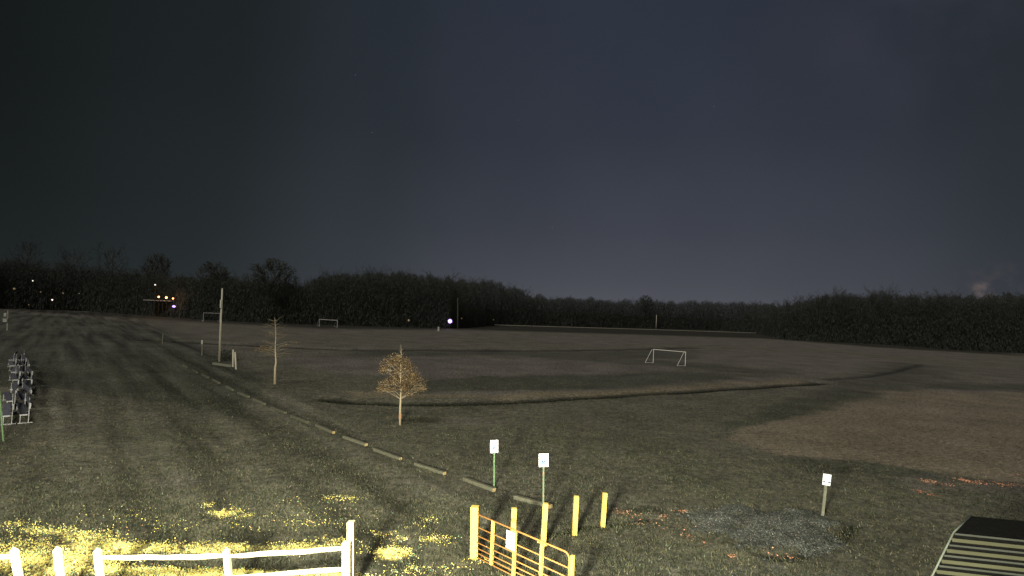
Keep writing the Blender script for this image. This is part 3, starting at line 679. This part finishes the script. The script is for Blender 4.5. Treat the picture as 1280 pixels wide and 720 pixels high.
# ---- the wood round the field: bare trees in front, a thicket behind them
variants = []
for sd in range(6):
    trunk, segs, tips = branch_tree(10, 40+sd, 3, spread=.5+.06*(sd % 3), n1=24, n2=9, n3=9, low=.22, up=.75, lens=.42, tr=.17)
    m_ = MB(); m_.tube(trunk[0], trunk[1], 5); tm = m_.mesh('trunk', M['bark'])
    V, F = tris_segs(segs, .013); cm_ = npmesh('crown', np.array([tuple(v) for v in V]), np.array(F), M['twig']); variants.append((tm, cm_, float(np.sort([v.z for v in V])[-len(V)//200])))
for sd in range(2):
    trunk, segs, tips = branch_tree(10, 90+sd, 3, spread=.62, n1=40, n2=11, n3=10, low=.28, up=.85, lens=.40, tr=.2)
    cx0 = Vector((0, 0, 6.6)); segs = [q for q in segs if ((q[1].x/4.3)**2 + (q[1].y/4.3)**2 + ((q[1].z-6.4)/4.1)**2) < random.uniform(.85, 1.1)]
    m_ = MB(); m_.tube([v for v in trunk[0][:8]], trunk[1][:8], 5); tm = m_.mesh('trunk', M['bark'])
    V, F = tris_segs(segs, .026); cm_ = npmesh('crown', np.array([tuple(v) for v in V]), np.array(F), M['twig']); variants.append((tm, cm_, 10.2))
TOP = [(-150,312),(0,319),(30,322),(60,326),(90,328),(120,330),(160,335),(200,338),(235,340),(262,335),(285,337),(300,343),(330,343),(365,347),(385,348),(400,341),(440,336),(500,335),(520,336),(545,341),(580,345),(600,345),(625,350),(650,358),(668,367),(700,371),(760,374),(800,375),(900,376),(975,377),(995,371),(1020,366),(1050,362),(1080,367),(1100,363),(1150,366),(1280,364),(1420,362)]
def interp(T, x):
    for (x0, y0), (x1, y1) in zip(T[:-1], T[1:]):
        if x0 <= x <= x1: return y0 + (y1-y0)*(x-x0)/(x1-x0)
    return T[-1][1]
LAND = [(0, 'left of the far left lamp'), (41, 'between the far left lamps'), (98, 'left of the tiny pale post'), (150, 'left of the orange lit yard'), (180, 'behind the orange lit yard'), (228, 'right of the orange lit yard'), (274, 'left of the tall pale pole'),
  (310, 'right of the tall pale pole'), (360, 'behind the slender sapling'), (400, 'left of the pale sign board'), (450, 'right of the pale sign board'), (500, 'above the brown leaved sapling'), (550, 'left of the bright white lamp'), (590, 'behind the bright white lamp'),
  (640, 'right of the bright white lamp'), (680, 'left of the low pale houses'), (770, 'behind the low pale houses'), (806, 'left of the small tree standing out'), (870, 'above the white goal'), (965, 'right of the white goal'), (1048, 'at the left end of the right wood'), (1110, 'between the twiggy tops'),
  (1200, 'right of the twiggy tops'), (1250, 'under the small pale plume'), (9999, 'at the right edge')]
def where(px):
    for x_, w_ in LAND:
        if px <= x_: return w_
def tree(px, back, ytop, vi, label, group, wide=1.0, rz=0.0):
    b0 = pix(px, interp(WOODLINE, px)); d_ = Vector((b0.x, b0.y, 0)).normalized(); p = b0 + d_*back; p.z = 0
    h = ztop(p, ytop); o = thing('bare_tree', p, label, 'tree', group, rz)
    k = h/variants[vi][2]; o.scale = (k*wide, k*wide, k)
    link('trunk', variants[vi][0], o); link('crown', variants[vi][1], o)
    return o
rt = random.Random(21)
for x0, x1, step, lab, grp in ((-60, 380, 9, 'bare tree at the dark left wood edge, ', 'bare trees of the left wood edge'),
                          (380, 665, 9, 'bare tree in the dark middle wood edge, ', 'bare trees of the middle wood edge'),
                          (665, 965, 8, 'low bare tree in the far tree line, ', 'bare trees of the far line'),
                          (965, 1340, 10, 'bare tree at the dark right wood edge, ', 'bare trees of the right wood edge')):
    x = x0
    while x < x1:
        yt = interp(TOP, x); yb = interp(WOODLINE, x)
        tree(x + rt.uniform(-3, 3), rt.uniform(5, 14), yt + rt.uniform(-3, 9)*(yb-yt)/70, rt.randrange(6), lab + where(x), grp, rt.uniform(.8, 1.15), rt.uniform(0, 6.28)); x += step*rt.uniform(.8, 1.25)
for px, yt, wd, back, lab in ((338, 323, 1.0, 4, 'round-headed bare tree standing tallest behind the slender sapling'),
    (30, 294, .7, 12, 'tall faint bare tree rising above the wood at the far left'), (88, 300, .6, 12, 'narrow bare tree rising above the left wood, second from the left edge'),
    (137, 298, .75, 14, 'spreading bare tree rising above the left wood, above the street lamps'), (192, 311, .7, 12, 'rounded bare tree above the orange lit yard'),
    (262, 326, .8, 10, 'broad bare tree top just left of the tall pole'), (413, 334, .8, 10, 'bare tree top at the dip right of the round-headed tree'), (806, 368, .8, 8, 'single small tree standing out above the far tree line over the white goal'),
    (1048, 356, .8, 8, 'bare twiggy tree top at the left end of the right wood'), (1099, 354, .8, 8, 'bare twiggy tree top above the right wood, right of its neighbour'), (1162, 360, .8, 8, 'low bare tree top in the middle of the right wood')):
    tree(px, back, yt + (7 if px < 200 else 2), 6 + rt.randrange(2) if px in (262, 338, 806, 192) else rt.randrange(6), lab, None, wd*1.1, rt.uniform(0, 6.28))
def thicket(x0, x1, n, name, label, topoff=5, depth=32):
    """a deep mass of stems, twigs and undergrowth that nobody could count"""
    pxs = rng.uniform(x0, x1, n); V = np.zeros((n, 3, 3)); i0 = 0
    tx = np.array([interp(TOP, q) for q in pxs]); bx_ = np.array([interp(WOODLINE, q) for q in pxs])
    tx = tx + topoff + 5*(noise2(pxs, pxs*0, 9, 3)-.5) + 4*(noise2(pxs, pxs*0, 4, 4)-.5)
    Rm = np.array(M3)
    d_ = Rm @ np.stack([(pxs-640)/FPX, (360-bx_)/FPX, -np.ones(n)]); t_ = -CAMZ/d_[2]; X = d_[0]*t_; Y = d_[1]*t_
    rr_ = np.hypot(X, Y); back = rng.uniform(0, 1, n)**1.4*depth + 2.5; X += X/rr_*back; Y += Y/rr_*back
    d2 = Rm @ np.stack([(pxs-640)/FPX, (360-tx)/FPX, -np.ones(n)]); hmax = CAMZ + d2[2]/np.hypot(d2[0], d2[1])*np.hypot(X, Y)
    zf = rng.uniform(0, 1, n)**1.05; L = rng.uniform(.6, 1.8, n)*(1-.55*zf); zc = zf*hmax*(.93+.1*rng.random(n))
    w = rng.uniform(.04, .11, n)*(1-.35*zf)
    dr = np.stack([rng.normal(0, .55, n), rng.normal(0, .55, n), rng.uniform(.8, 2.2, n)], -1); dr /= np.linalg.norm(dr, axis=1)[:, None]
    sd = np.cross(dr, rng.normal(0, 1, (n, 3))); sd /= np.linalg.norm(sd, axis=1)[:, None]
    c0 = np.stack([X, Y, np.maximum(zc, .2)], -1)
    V = np.stack([c0 - dr*L[:, None]/2 - sd*w[:, None], c0 - dr*L[:, None]/2 + sd*w[:, None], c0 + dr*L[:, None]/2 + sd*w[:, None]*.2], 1).reshape(-1, 3)
    V[:, 2] = np.maximum(V[:, 2], -.05)
    o = link(name, npmesh(name, V, np.arange(3*n).reshape(-1, 3), M['ever'])); tag(o, label, 'wood', kind='stuff')
thicket(-100, 385, 230000, 'woodland', 'dark dense mass of bare wood behind the track on the left', 9)
thicket(385, 668, 180000, 'woodland', 'dark dense mass of bare wood behind the middle of the field', 6)
thicket(668, 968, 170000, 'woodland', 'low dark mass of the far tree line across the horizon', 2)
thicket(966, 1400, 280000, 'woodland', 'dark dense mass of bare wood along the right side of the field', 5)
# ------------------------------------------------------------------ poles and goals
def pole(px, yb, yt, r0, label, arm=False, z0=0, lean=0):
    p = pix(px, yb); h = ztop(p, yt); t_ = thing('utility_pole', p, label, 'pole', None, 0, (0, lean))
    m_ = MB(); m_.tube([(0, 0, -.1), (0, 0, h*.5), (0, 0, h)], [r0, r0*.85, r0*.65], 8); m_.build('pole_shaft', M['pole'], t_, smooth=True)
    m_ = MB(); m_.tube([(0, 0, h), (0, 0, h+.12)], [r0*.75, r0*.5], 8); m_.build('pole_cap', M['boxm'], t_)
    return t_, h
t_, h = pole(274, 452, 362, .115, 'tall pale pole standing alone beside the track, left of the bare sapling', lean=-1.2)
m_ = MB(); m_.box((0, -.15, h*.8), (.14, .10, .8)); m_.build('pole_box', M['boxm'], t_)
pole(388, 400, 361, .22, 'distant thin pole in front of the wood, left of the pale sign board', lean=-2.4)
pole(572, 410, 373, .2, 'distant thin pole at the wood edge beside the bright white lamp', lean=-2.4)
pole(820, 413, 394, .2, 'distant short pole on the far edge above the white goal')
def goal(pA, pB, ytA, depth_px, label, m, r0=.06, back=None):
    a_ = pix(*pA); b_ = pix(*pB); h = ztop(a_, ytA); v = b_-a_; L = v.length; an = math.atan2(v.y, v.x)
    t_ = thing('soccer_goal', a_, label, 'goal', 'soccer goals on the fields', an)
    m_ = MB(); m_.tube([(0, 0, 0), (0, 0, h)], r0, 6); m_.build('goal_post', m, t_)
    m_ = MB(); m_.tube([(L, 0, 0), (L, 0, h)], r0, 6); m_.build('goal_post', m, t_)
    m_ = MB(); m_.tube([(-r0, 0, h+r0*.7), (L+r0, 0, h+r0*.7)], r0, 6); m_.build('crossbar', m, t_)
    if back:
        q = pix(*back) - a_; q = Matrix.Rotation(-an, 3, 'Z') @ q
        for s_ in (0, L):
            m_ = MB(); m_.tube([(s_, 0, h), (s_ + q.x*.22, q.y*.22, h), (s_ + q.x, q.y, .03)], r0*.6, 5); m_.build('back_stay', m, t_)
            m_ = MB(); m_.tube([(s_, 0, .03), (s_ + q.x, q.y, .03)], r0*.4, 5); m_.build('ground_bar', m, t_)
    return t_
goal((816.5, 453.5), (856.5, 457.5), 437, 0, 'white soccer goal without a net, nearest on the right field', M['goal'], .042, (806.5, 453.5))
goal((399, 408), (421.5, 409.5), 399.5, 0, 'small pale soccer goal beneath the pale sign board', M['goal_dim'], .09, (396, 406.5))
goal((254, 402), (274.5, 402.5), 391.5, 0, 'small pale soccer goal half behind the tall pole', M['goal_dim'], .09, (252, 400.5))
goal((640.5, 424), (660.5, 425), 416, 0, 'distant faint soccer goal at mid field whose two posts show as thin ticks', M['stake'], .05, (641, 422.5))
# sign board on two legs
p = pix(400, 402); h = ztop(p, 385); t_ = thing('sign_board', p, 'tall narrow pale sign board above the small middle goal', 'sign')
m_ = MB(); m_.box((0, 0, h*.65), (.75, .12, h*.6)); m_.build('sign_panel', M['boxm'], t_)
m_ = MB(); m_.tube([(0, 0.1, 0), (0, 0.1, h*.6)], .08, 6); m_.build('sign_post', M['pole'], t_)
# low posts
def stake(px, yb, yt, w, m, name, label, cat='post', lean=0, cap=None, off=0):
    p = pix(px, yb); h = ztop(p, yt); t_ = thing(name, p, label, cat, None, 0, (0, lean))
    m_ = MB(); m_.beam((0, 0, -.05), (0, 0, h), w, w*.7, up=Vector((0, 1, 0)), jit=.03); m_.build('post_shaft', m, t_)
    if cap: c_ = MB(); c_.box((off, -w*.5-.02, h-cap/2), (w*1.7, .04, cap)); c_.build('marker_plate', M['boxm'], t_)
    return t_
stake(252.5, 444, 425, .10, M['stake'], 'marker_post', 'thin grey marker post left of the tall pole', cap=.45, lean=-2)
stake(295.2, 462, 440, .13, M['pole'], 'leaning_post', 'right one of two leaning posts right of the tall pole', lean=-7)
stake(291.3, 459, 437, .13, M['pole'], 'leaning_post', 'left one of two leaning posts right of the tall pole', lean=-3)
stake(203, 430, 417, .10, M['stake'], 'marker_post', 'faint short post at the far end of the track')
stake(548, 414, 408.5, .45, M['boxm'], 'marker_post', 'short pale post left of and below the bright white lamp')
stake(98, 388, 379, .5, M['boxm'], 'marker_post', 'tiny pale post at the far end of the left track')
stake(11, 384, 376, .25, M['boxm'], 'marker_post', 'tiny pale post beyond the left edge of the track')
p0 = pix(267, 454.5, .1); p1 = pix(290, 457.5, .1); v = p1-p0
t_ = MB(); t_.beam((-v.length/2, 0, .1), (v.length/2, 0, .1), .25, .2, jit=.04); o = t_.build('ground_timber', M['stake']); o.location = ((p0+p1)/2).xy.to_3d(); o.rotation_euler.z = math.atan2(v.y, v.x)
tag(o, 'timber lying on the ground at the foot of the tall pole', 'timber')
r = random.Random(4); p = pix(281, 451); o = None; V = []; F = []
for _ in range(900):
    q = Vector((r.gauss(0, .45), r.gauss(0, .35), abs(r.gauss(.3, .4)))); u = Vector((r.uniform(-1,1), r.uniform(-1,1), r.uniform(-1,1))).normalized(); v_ = u.orthogonal().normalized(); i0 = len(V)
    V += [tuple(q-u*.08), tuple(q+v_*.05), tuple(q+u*.08), tuple(q-v_*.05)]; F.append((i0, i0+1, i0+2, i0+3))
o = link('small_shrub', npmesh('small_shrub', np.array(V), np.array(F), M['ever'])); o.location = p; tag(o, 'small dark shrub at the foot of the tall pole', 'shrub')
# far pale rail at the edge of the middle field
t_ = thing('far_guard_rail', pix(780, 410.5), 'thin pale rail running along the far edge of the field before the tree line', 'guard rail')
base = t_.location.copy(); Lp = [(618,406),(700,408.5),(800,411.5),(880,414),(955,416.5)]; pts = [pix(a_, b_, .45) for a_, b_ in Lp]
for a_, b_ in zip(pts[:-1], pts[1:]):
    m_ = MB(); m_.beam(a_-base, b_-base, .08, .2); m_.build('rail', M['pole'], t_)
for a_, b_ in zip(pts[:-1], pts[1:]):
    for k in range(6):
        q = a_.lerp(b_, (k+.5)/6) - base; m_ = MB(); m_.box((q.x, q.y+.12, .3), (.15, .15, .6)); m_.build('post_shaft', M['stake'], t_)
# ------------------------------------------------------------------ distant houses, lamps
def house(px, yb, w, d, h, back, label, rz=0, lit=None):
    b0 = pix(px, yb); b0.y += back; t_ = thing('distant_house', b0, label, 'house', None, rz)
    m_ = MB(); m_.box((0, 0, h/2), (w, d, h)); m_.build('wall', M['wall'], t_)
    m_ = MB(); m_.add([(-w/2-.3,-d/2-.3,h),(w/2+.3,-d/2-.3,h),(w/2+.3,d/2+.3,h),(-w/2-.3,d/2+.3,h),(-w/2-.3,0,h+1.4),(w/2+.3,0,h+1.4)], [(0,1,5,4),(2,3,4,5),(0,4,3),(1,2,5),(3,2,1,0)]); m_.build('roof', M['roof'], t_)
    n = max(2, int(w/3))
    for k in range(n):
        x = (k+.5)/n*w - w/2
        f = MB(); f.box((x, -d/2-.03, h*.55), (1.2, .06, 1.3)); f = f.build('window', M['goal_dim'], t_)
        g_ = MB(); g_.box((x, -d/2-.07, h*.55), (1.0, .03, 1.1)); g_.build('pane', lit if (lit and k % 2 == 0) else M['glass'], f)
    m_ = MB(); m_.box((w*.5-.9 if n > 1 else 0, -d/2-.05, 1.0), (.95, .08, 2.0)); m_.build('door', M['roof'], t_)
    return t_
house(705, 408.0, 7, 5, 2.0, 3, 'low pale house glimpsed at the far field edge, left one of the pair', R(5))
house(741, 408.6, 8.5, 5, 2.1, 3, 'low pale house glimpsed at the far field edge, right one of the pair', R(-6))
M['lamp_w'] = emat('white_lamp_glow', (.50, .30, 1.0), 60); M['lamp_dim'] = emat('dim_lamp_glow', (.95, .9, .75), 1.2)
M['lamp_o'] = emat('orange_lamp_glow', (1.0, .42, .18), 3.0); M['lamp_s'] = emat('small_lamp_glow', (1.0, .75, .72), 1.6); M['lamp_p'] = emat('violet_lamp_glow', (.42, .28, 1.0), 1.0)
M['lamp_w'].node_tree.nodes['Principled BSDF'].inputs['Emission Strength'].default_value = 2.6
def lamp(px, py, Y, size, mh, label, pw=0, col=(1, .9, .8), flat=1.0, halo=None):
    q = at_depth(px, py, Y); t_ = thing('street_lamp', (q.x, q.y, 0), label, 'lamp')
    m_ = MB(); m_.tube([(0, .35, 0), (0, .35, q.z), (0, .1, q.z+size*.9)], .08, 6); m_.build('lamp_post', M['bark'], t_)
    m_ = MB(); n = 8; vs = []; fs = []
    for i_ in range(5):
        ph = -math.pi/2 + math.pi*(i_+.5)/5
        for k in range(n): vs.append((size*math.cos(ph)*math.cos(k*6.2832/n)*flat, size*math.cos(ph)*math.sin(k*6.2832/n), q.z + size*math.sin(ph)))
    for i_ in range(4):
        for k in range(n): fs.append((i_*n+k, i_*n+(k+1) % n, (i_+1)*n+(k+1) % n, (i_+1)*n+k))
    fs += [tuple(range(n))[::-1], tuple(range(4*n, 5*n))]
    m_.add(vs, fs); m_.build('lamp_globe', mh, t_)
    m_ = MB(); m_.box((0, .05, q.z+size+.04), (size*2*flat, size*1.6, .08)); m_.build('lamp_hood', M['roof'], t_)
    if pw:
        l = bpy.data.lights.new('lamp_light', 'POINT'); l.energy = pw; l.color = col; l.shadow_soft_size = size; lo = bpy.data.objects.new('lamp_light', l); COL.objects.link(lo); lo.location = (q.x, q.y-size-.3, q.z-.1)
    return t_
def Yb(px): return pix(px, interp(WOODLINE, px)).y
lamp(562.5, 401.5, Yb(562)-2, .62, M['lamp_w'], 'bright white violet-tinged lamp at the wood edge behind the field', 160, (.7, .6, 1))
lamp(217.5, 383.0, Yb(217)-2, .26, M['lamp_w'], 'white lamp low in front of the wood beneath the orange lit yard', 60, (.6, .5, 1), 1.8)
lamp(41, 351, Yb(41)-2, .20, M['lamp_dim'], 'small high white lamp among the trees at the far left', 0, flat=.6)
lamp(65.3, 374.8, Yb(65)-2, .22, M['lamp_s'], 'small low pinkish white lamp among the trees at the far left', 0)
lamp(194, 356, Yb(194)-2, .2, M['lamp_dim'], 'small pinkish lamp on a tall post above the orange lit yard', 0)
lamp(198.5, 371, Yb(198)-2.2, .26, M['lamp_o'], 'left one of the orange lamps of the lit yard', 140, (1, .45, .18))
lamp(208, 372, Yb(208)-2.2, .32, M['lamp_o'], 'middle orange lamp, the largest of the lit yard', 160, (1, .45, .18))
lamp(216.5, 373, Yb(216)-2.2, .2, M['lamp_o'], 'right one of the orange lamps, beside the lit tree', 160, (1, .45, .18))
M['amber'] = emat('amber_dim_glow', (.5, .36, .18), .16)
for px, py, s_, nm in ((18, 361, .3, 'dim amber lamp at the far left among the trees, highest of the dim ones'), (79, 366.5, .2, 'dim amber lamp right of the pinkish one'), (51, 365, .17, 'dim amber lamp left of the pinkish one, nearly lost in the trees'), (99, 367, .16, 'dim amber lamp alone among the left trees'), (36, 381, .15, 'dim amber lamp just above the ground at the far left'),
    (511, 400.5, .3, 'dim yellowish lamp at the wood edge between the goals and the bright lamp'), (577, 398, .2, 'dim lamp just right of the bright white one'), (617, 399.8, .2, 'dim lamp at the wood edge farthest right')):
    lamp(px, py, Yb(px)-2, s_, M['amber'], nm)
# lit yard: an added carport whose edge gives the light streak, and the lit bare tree
q = at_depth(201, 376, Yb(201)); h0 = q.z
t_ = thing('light_streak_carport', (q.x, q.y, 0), 'low flat carport made up so its edge catches the orange lamps as a light streak in the left wood', 'carport')
m_ = MB(); m_.box((-1, 2.2, h0+.12), (8.5, 4.0, .12)); m_.build('roof', M['black'], t_)
m_ = MB(); m_.box((-1, .15, h0+.05), (8.3, .08, .2)); m_.build('fascia', M['wall'], t_)
for x_ in (-5, -2.2, .4, 3):
    for y_ in (.4, 4.0): m_ = MB(); m_.box((x_, y_, h0/2), (.14, .14, h0)); m_.build('support_post', M['bark'], t_)
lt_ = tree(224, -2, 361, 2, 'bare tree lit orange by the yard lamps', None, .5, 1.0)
M['lit_twig'] = mat('lit_tree_bark', (.22, .17, .11), (.15, .12, .08), 2, bump=0)  # lamp light put into the bark: a paler, warmer copy of the twig
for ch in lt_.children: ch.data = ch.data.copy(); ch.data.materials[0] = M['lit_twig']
# ------------------------------------------------------------------ benches on the left, sign at the left edge
def bench(p, an, L, lab):
    t_ = thing('team_bench', p, lab, 'bench', 'grey benches lined up in two rows at the left edge', an)
    for (x, z_, w, hh, nm) in ((-.06, .44, .27, .045, 'seat_plank'), (.16, .85, .04, .24, 'back_plank')):
        m_ = MB(); m_.box((x, L/2, z_), (w, L, hh)); s_ = m_.build(nm, M['plank'], t_, bevel=.006)
        m_ = MB(); m_.box((x, -.012, z_), (w+.012, .02, hh+.012)); m_.build('end_cap', M['alu'], s_)
    for y in (.22, L-.22):
        m_ = MB(); m_.beam((.14, y, 0), (.14, y, .97), .034, .034, up=Vector((0,1,0))); m_.beam((-.16, y, 0), (-.16, y, .41), .028, .028, up=Vector((0,1,0)))
        m_.beam((-.16, y, .395), (.14, y, .395), .04, .04); m_.beam((-.24, y, .02), (.30, y, .02), .045, .035); m_.build('leg_frame', M['alu'], t_)
bA = pix(20, 531); bB = pix(20, 448); dv = (bB-bA); bang = math.atan2(dv.y, dv.x) - math.pi/2; dv.normalize(); sv = Vector((dv.y, -dv.x, 0))
y = 0; names = ['nearest', 'second', 'third', 'fourth', 'fifth', 'sixth', 'seventh and farthest']
for k in range(7):
    for s_, side in ((-.30, 'left'), (.30, 'right')):
        off = [0, .10, .2, .3, .2, .1, 0][k]
        bench(bA + dv*y + sv*(s_ + off), bang + R([0, 3, -4, 3, -2, 2, -3][k] + (2 if s_ > 0 else 0)), 3.6, '%s grey bench of the %s row at the left edge of the track' % (names[k], side))
    y += 4.5
p = pix(4.2, 551); h = ztop(p, 488); t_ = thing('edge_sign', p, 'thin green sign post leaning at the left picture edge, pale plate on top', 'sign', None, R(55), (0, 0))
t_.rotation_euler = (0, R(-9), 0)
m_ = MB(); m_.beam((0, 0, -.05), (-.02, .02, h), .05, .03, up=Vector((0, 1, 0))); m_.build('sign_post', M['green_post'], t_)
m_ = MB(); m_.box((-.06, -.03, h-.2), (.16, .006, .36)); m_.build('sign_panel', M['boxm'], t_)
p = pix(7, 413); h = ztop(p, 388); t_ = thing('meter_post', p, 'distant post with two pale boxes at the left edge', 'post', None, 0, (0, -2))
m_ = MB(); m_.beam((.25, 0, 0), (.25, 0, h), .12, .12, up=Vector((0, 1, 0))); m_.build('post_shaft', M['pole'], t_)
for z_, w_ in ((h*.5, .6), (h*.78, .4)): m_ = MB(); m_.box((-.02, -.1, z_), (w_, .2, h*.17)); m_.build('box', M['boxm'], t_, bevel=.02)
# ------------------------------------------------------------------ slatted roof in the lower right corner
c0 = pix(1166, 720, 2.0); c1 = pix(1192, 667, 2.62); c2 = pix(1214, 645, 2.78)
phi = R(-10.3); ex = Vector((math.cos(phi), math.sin(phi), 0)); ey = Vector((-math.sin(phi), math.cos(phi), 0))
def loc(v): w = v - c1; return Vector((w.dot(ex), w.dot(ey), v.z))
l0, l1, l2 = loc(c0), loc(c1), loc(c2)
sh = thing('slatted_shelter', (c1.x, c1.y, 0), 'dark canopy with slatted steep edge and black top in the lower right corner', 'shelter', None, phi)
LX = 5.0; dn = (l0 - l1); eav = l1 + dn*1.35
dn2 = Vector((LX*.0, dn.y, dn.z))
R1 = Vector((LX, l1.y, l1.z)); RE = Vector((LX, eav.y, eav.z)); R2 = Vector((LX, l2.y, l2.z))
def slab(name, q, th, m):
    n_ = (q[1]-q[0]).cross(q[3]-q[0]).normalized(); n_ = n_ if n_.z > 0 else -n_
    m_ = MB(); m_.add([v - n_*th for v in q] + list(q), [(0,3,2,1),(4,5,6,7),(0,1,5,4),(1,2,6,5),(2,3,7,6),(3,0,4,7)]); return m_.build(name, m, sh)
slab('lower_roof', [eav, RE, R1, l1], .03, M['black'])
slab('upper_roof', [l1 + Vector((0, .004, .012)), R1 + Vector((0, .004, .012)), R2, l2], .03, M['black'])
rows = [667.8, 675.2, 681.8, 688.6, 694.8, 701.8, 707.8, 714.8, 721.2, 728.5]
def yl(f): p_ = l1.lerp(l0, f); w_ = c1 + ex*p_.x + ey*p_.y; return proj((w_.x, w_.y, p_.z))[1]
for k, ry in enumerate(rows):
    lo_, hi_ = 0, 1.6
    for _ in range(30):
        m2 = (lo_+hi_)/2
        if yl(m2) < ry: lo_ = m2
        else: hi_ = m2
    f = min(lo_, 1.3); wide = (k % 2 == 1); hwid = (.030 if wide else .015)
    # lies in the slope; normal of the front slope
    a_ = l1.lerp(eav, f/1.35); b_ = R1.lerp(RE, f/1.35); t_dir = (b_-a_).normalized()
    dwn = (eav-l1); dwn = (dwn - t_dir*dwn.dot(t_dir)).normalized(); nn = t_dir.cross(dwn); nn = nn if nn.z > 0 else -nn
    m_ = MB(); e_ = t_dir*.02
    q0 = a_ + e_ - dwn*hwid + nn*.004; q1 = b_ - dwn*hwid + nn*.004; q2 = b_ + dwn*hwid + nn*.004; q3 = a_ + e_ + dwn*hwid + nn*.004; up_ = nn*.02
    m_.add([q0,q1,q2,q3,q0+up_,q1+up_,q2+up_,q3+up_], [(0,3,2,1),(4,5,6,7),(0,1,5,4),(1,2,6,5),(2,3,7,6),(3,0,4,7)])
    m_.build('slat', M['slat_a'] if wide else M['slat_b'], sh)
m_ = MB(); m_.tube([eav+Vector((0,0,.02)), l1+Vector((0,0,.02)), l2+Vector((0,0,.01))], .016, 6); m_.build('edge_trim', M['trim'], sh, smooth=True)
for x_, y_, z_ in ((l1.x+.9, l1.y+.02, l1.z-.05), (LX-.4, l1.y+.02, l1.z-.05), (l2.x+.5, l2.y-.15, l2.z-.08), (LX-.4, l2.y-.15, l2.z-.08)):
    m_ = MB(); m_.box((x_, y_, z_/2), (.1, .1, z_)); m_.build('corner_post', M['siding'], sh)
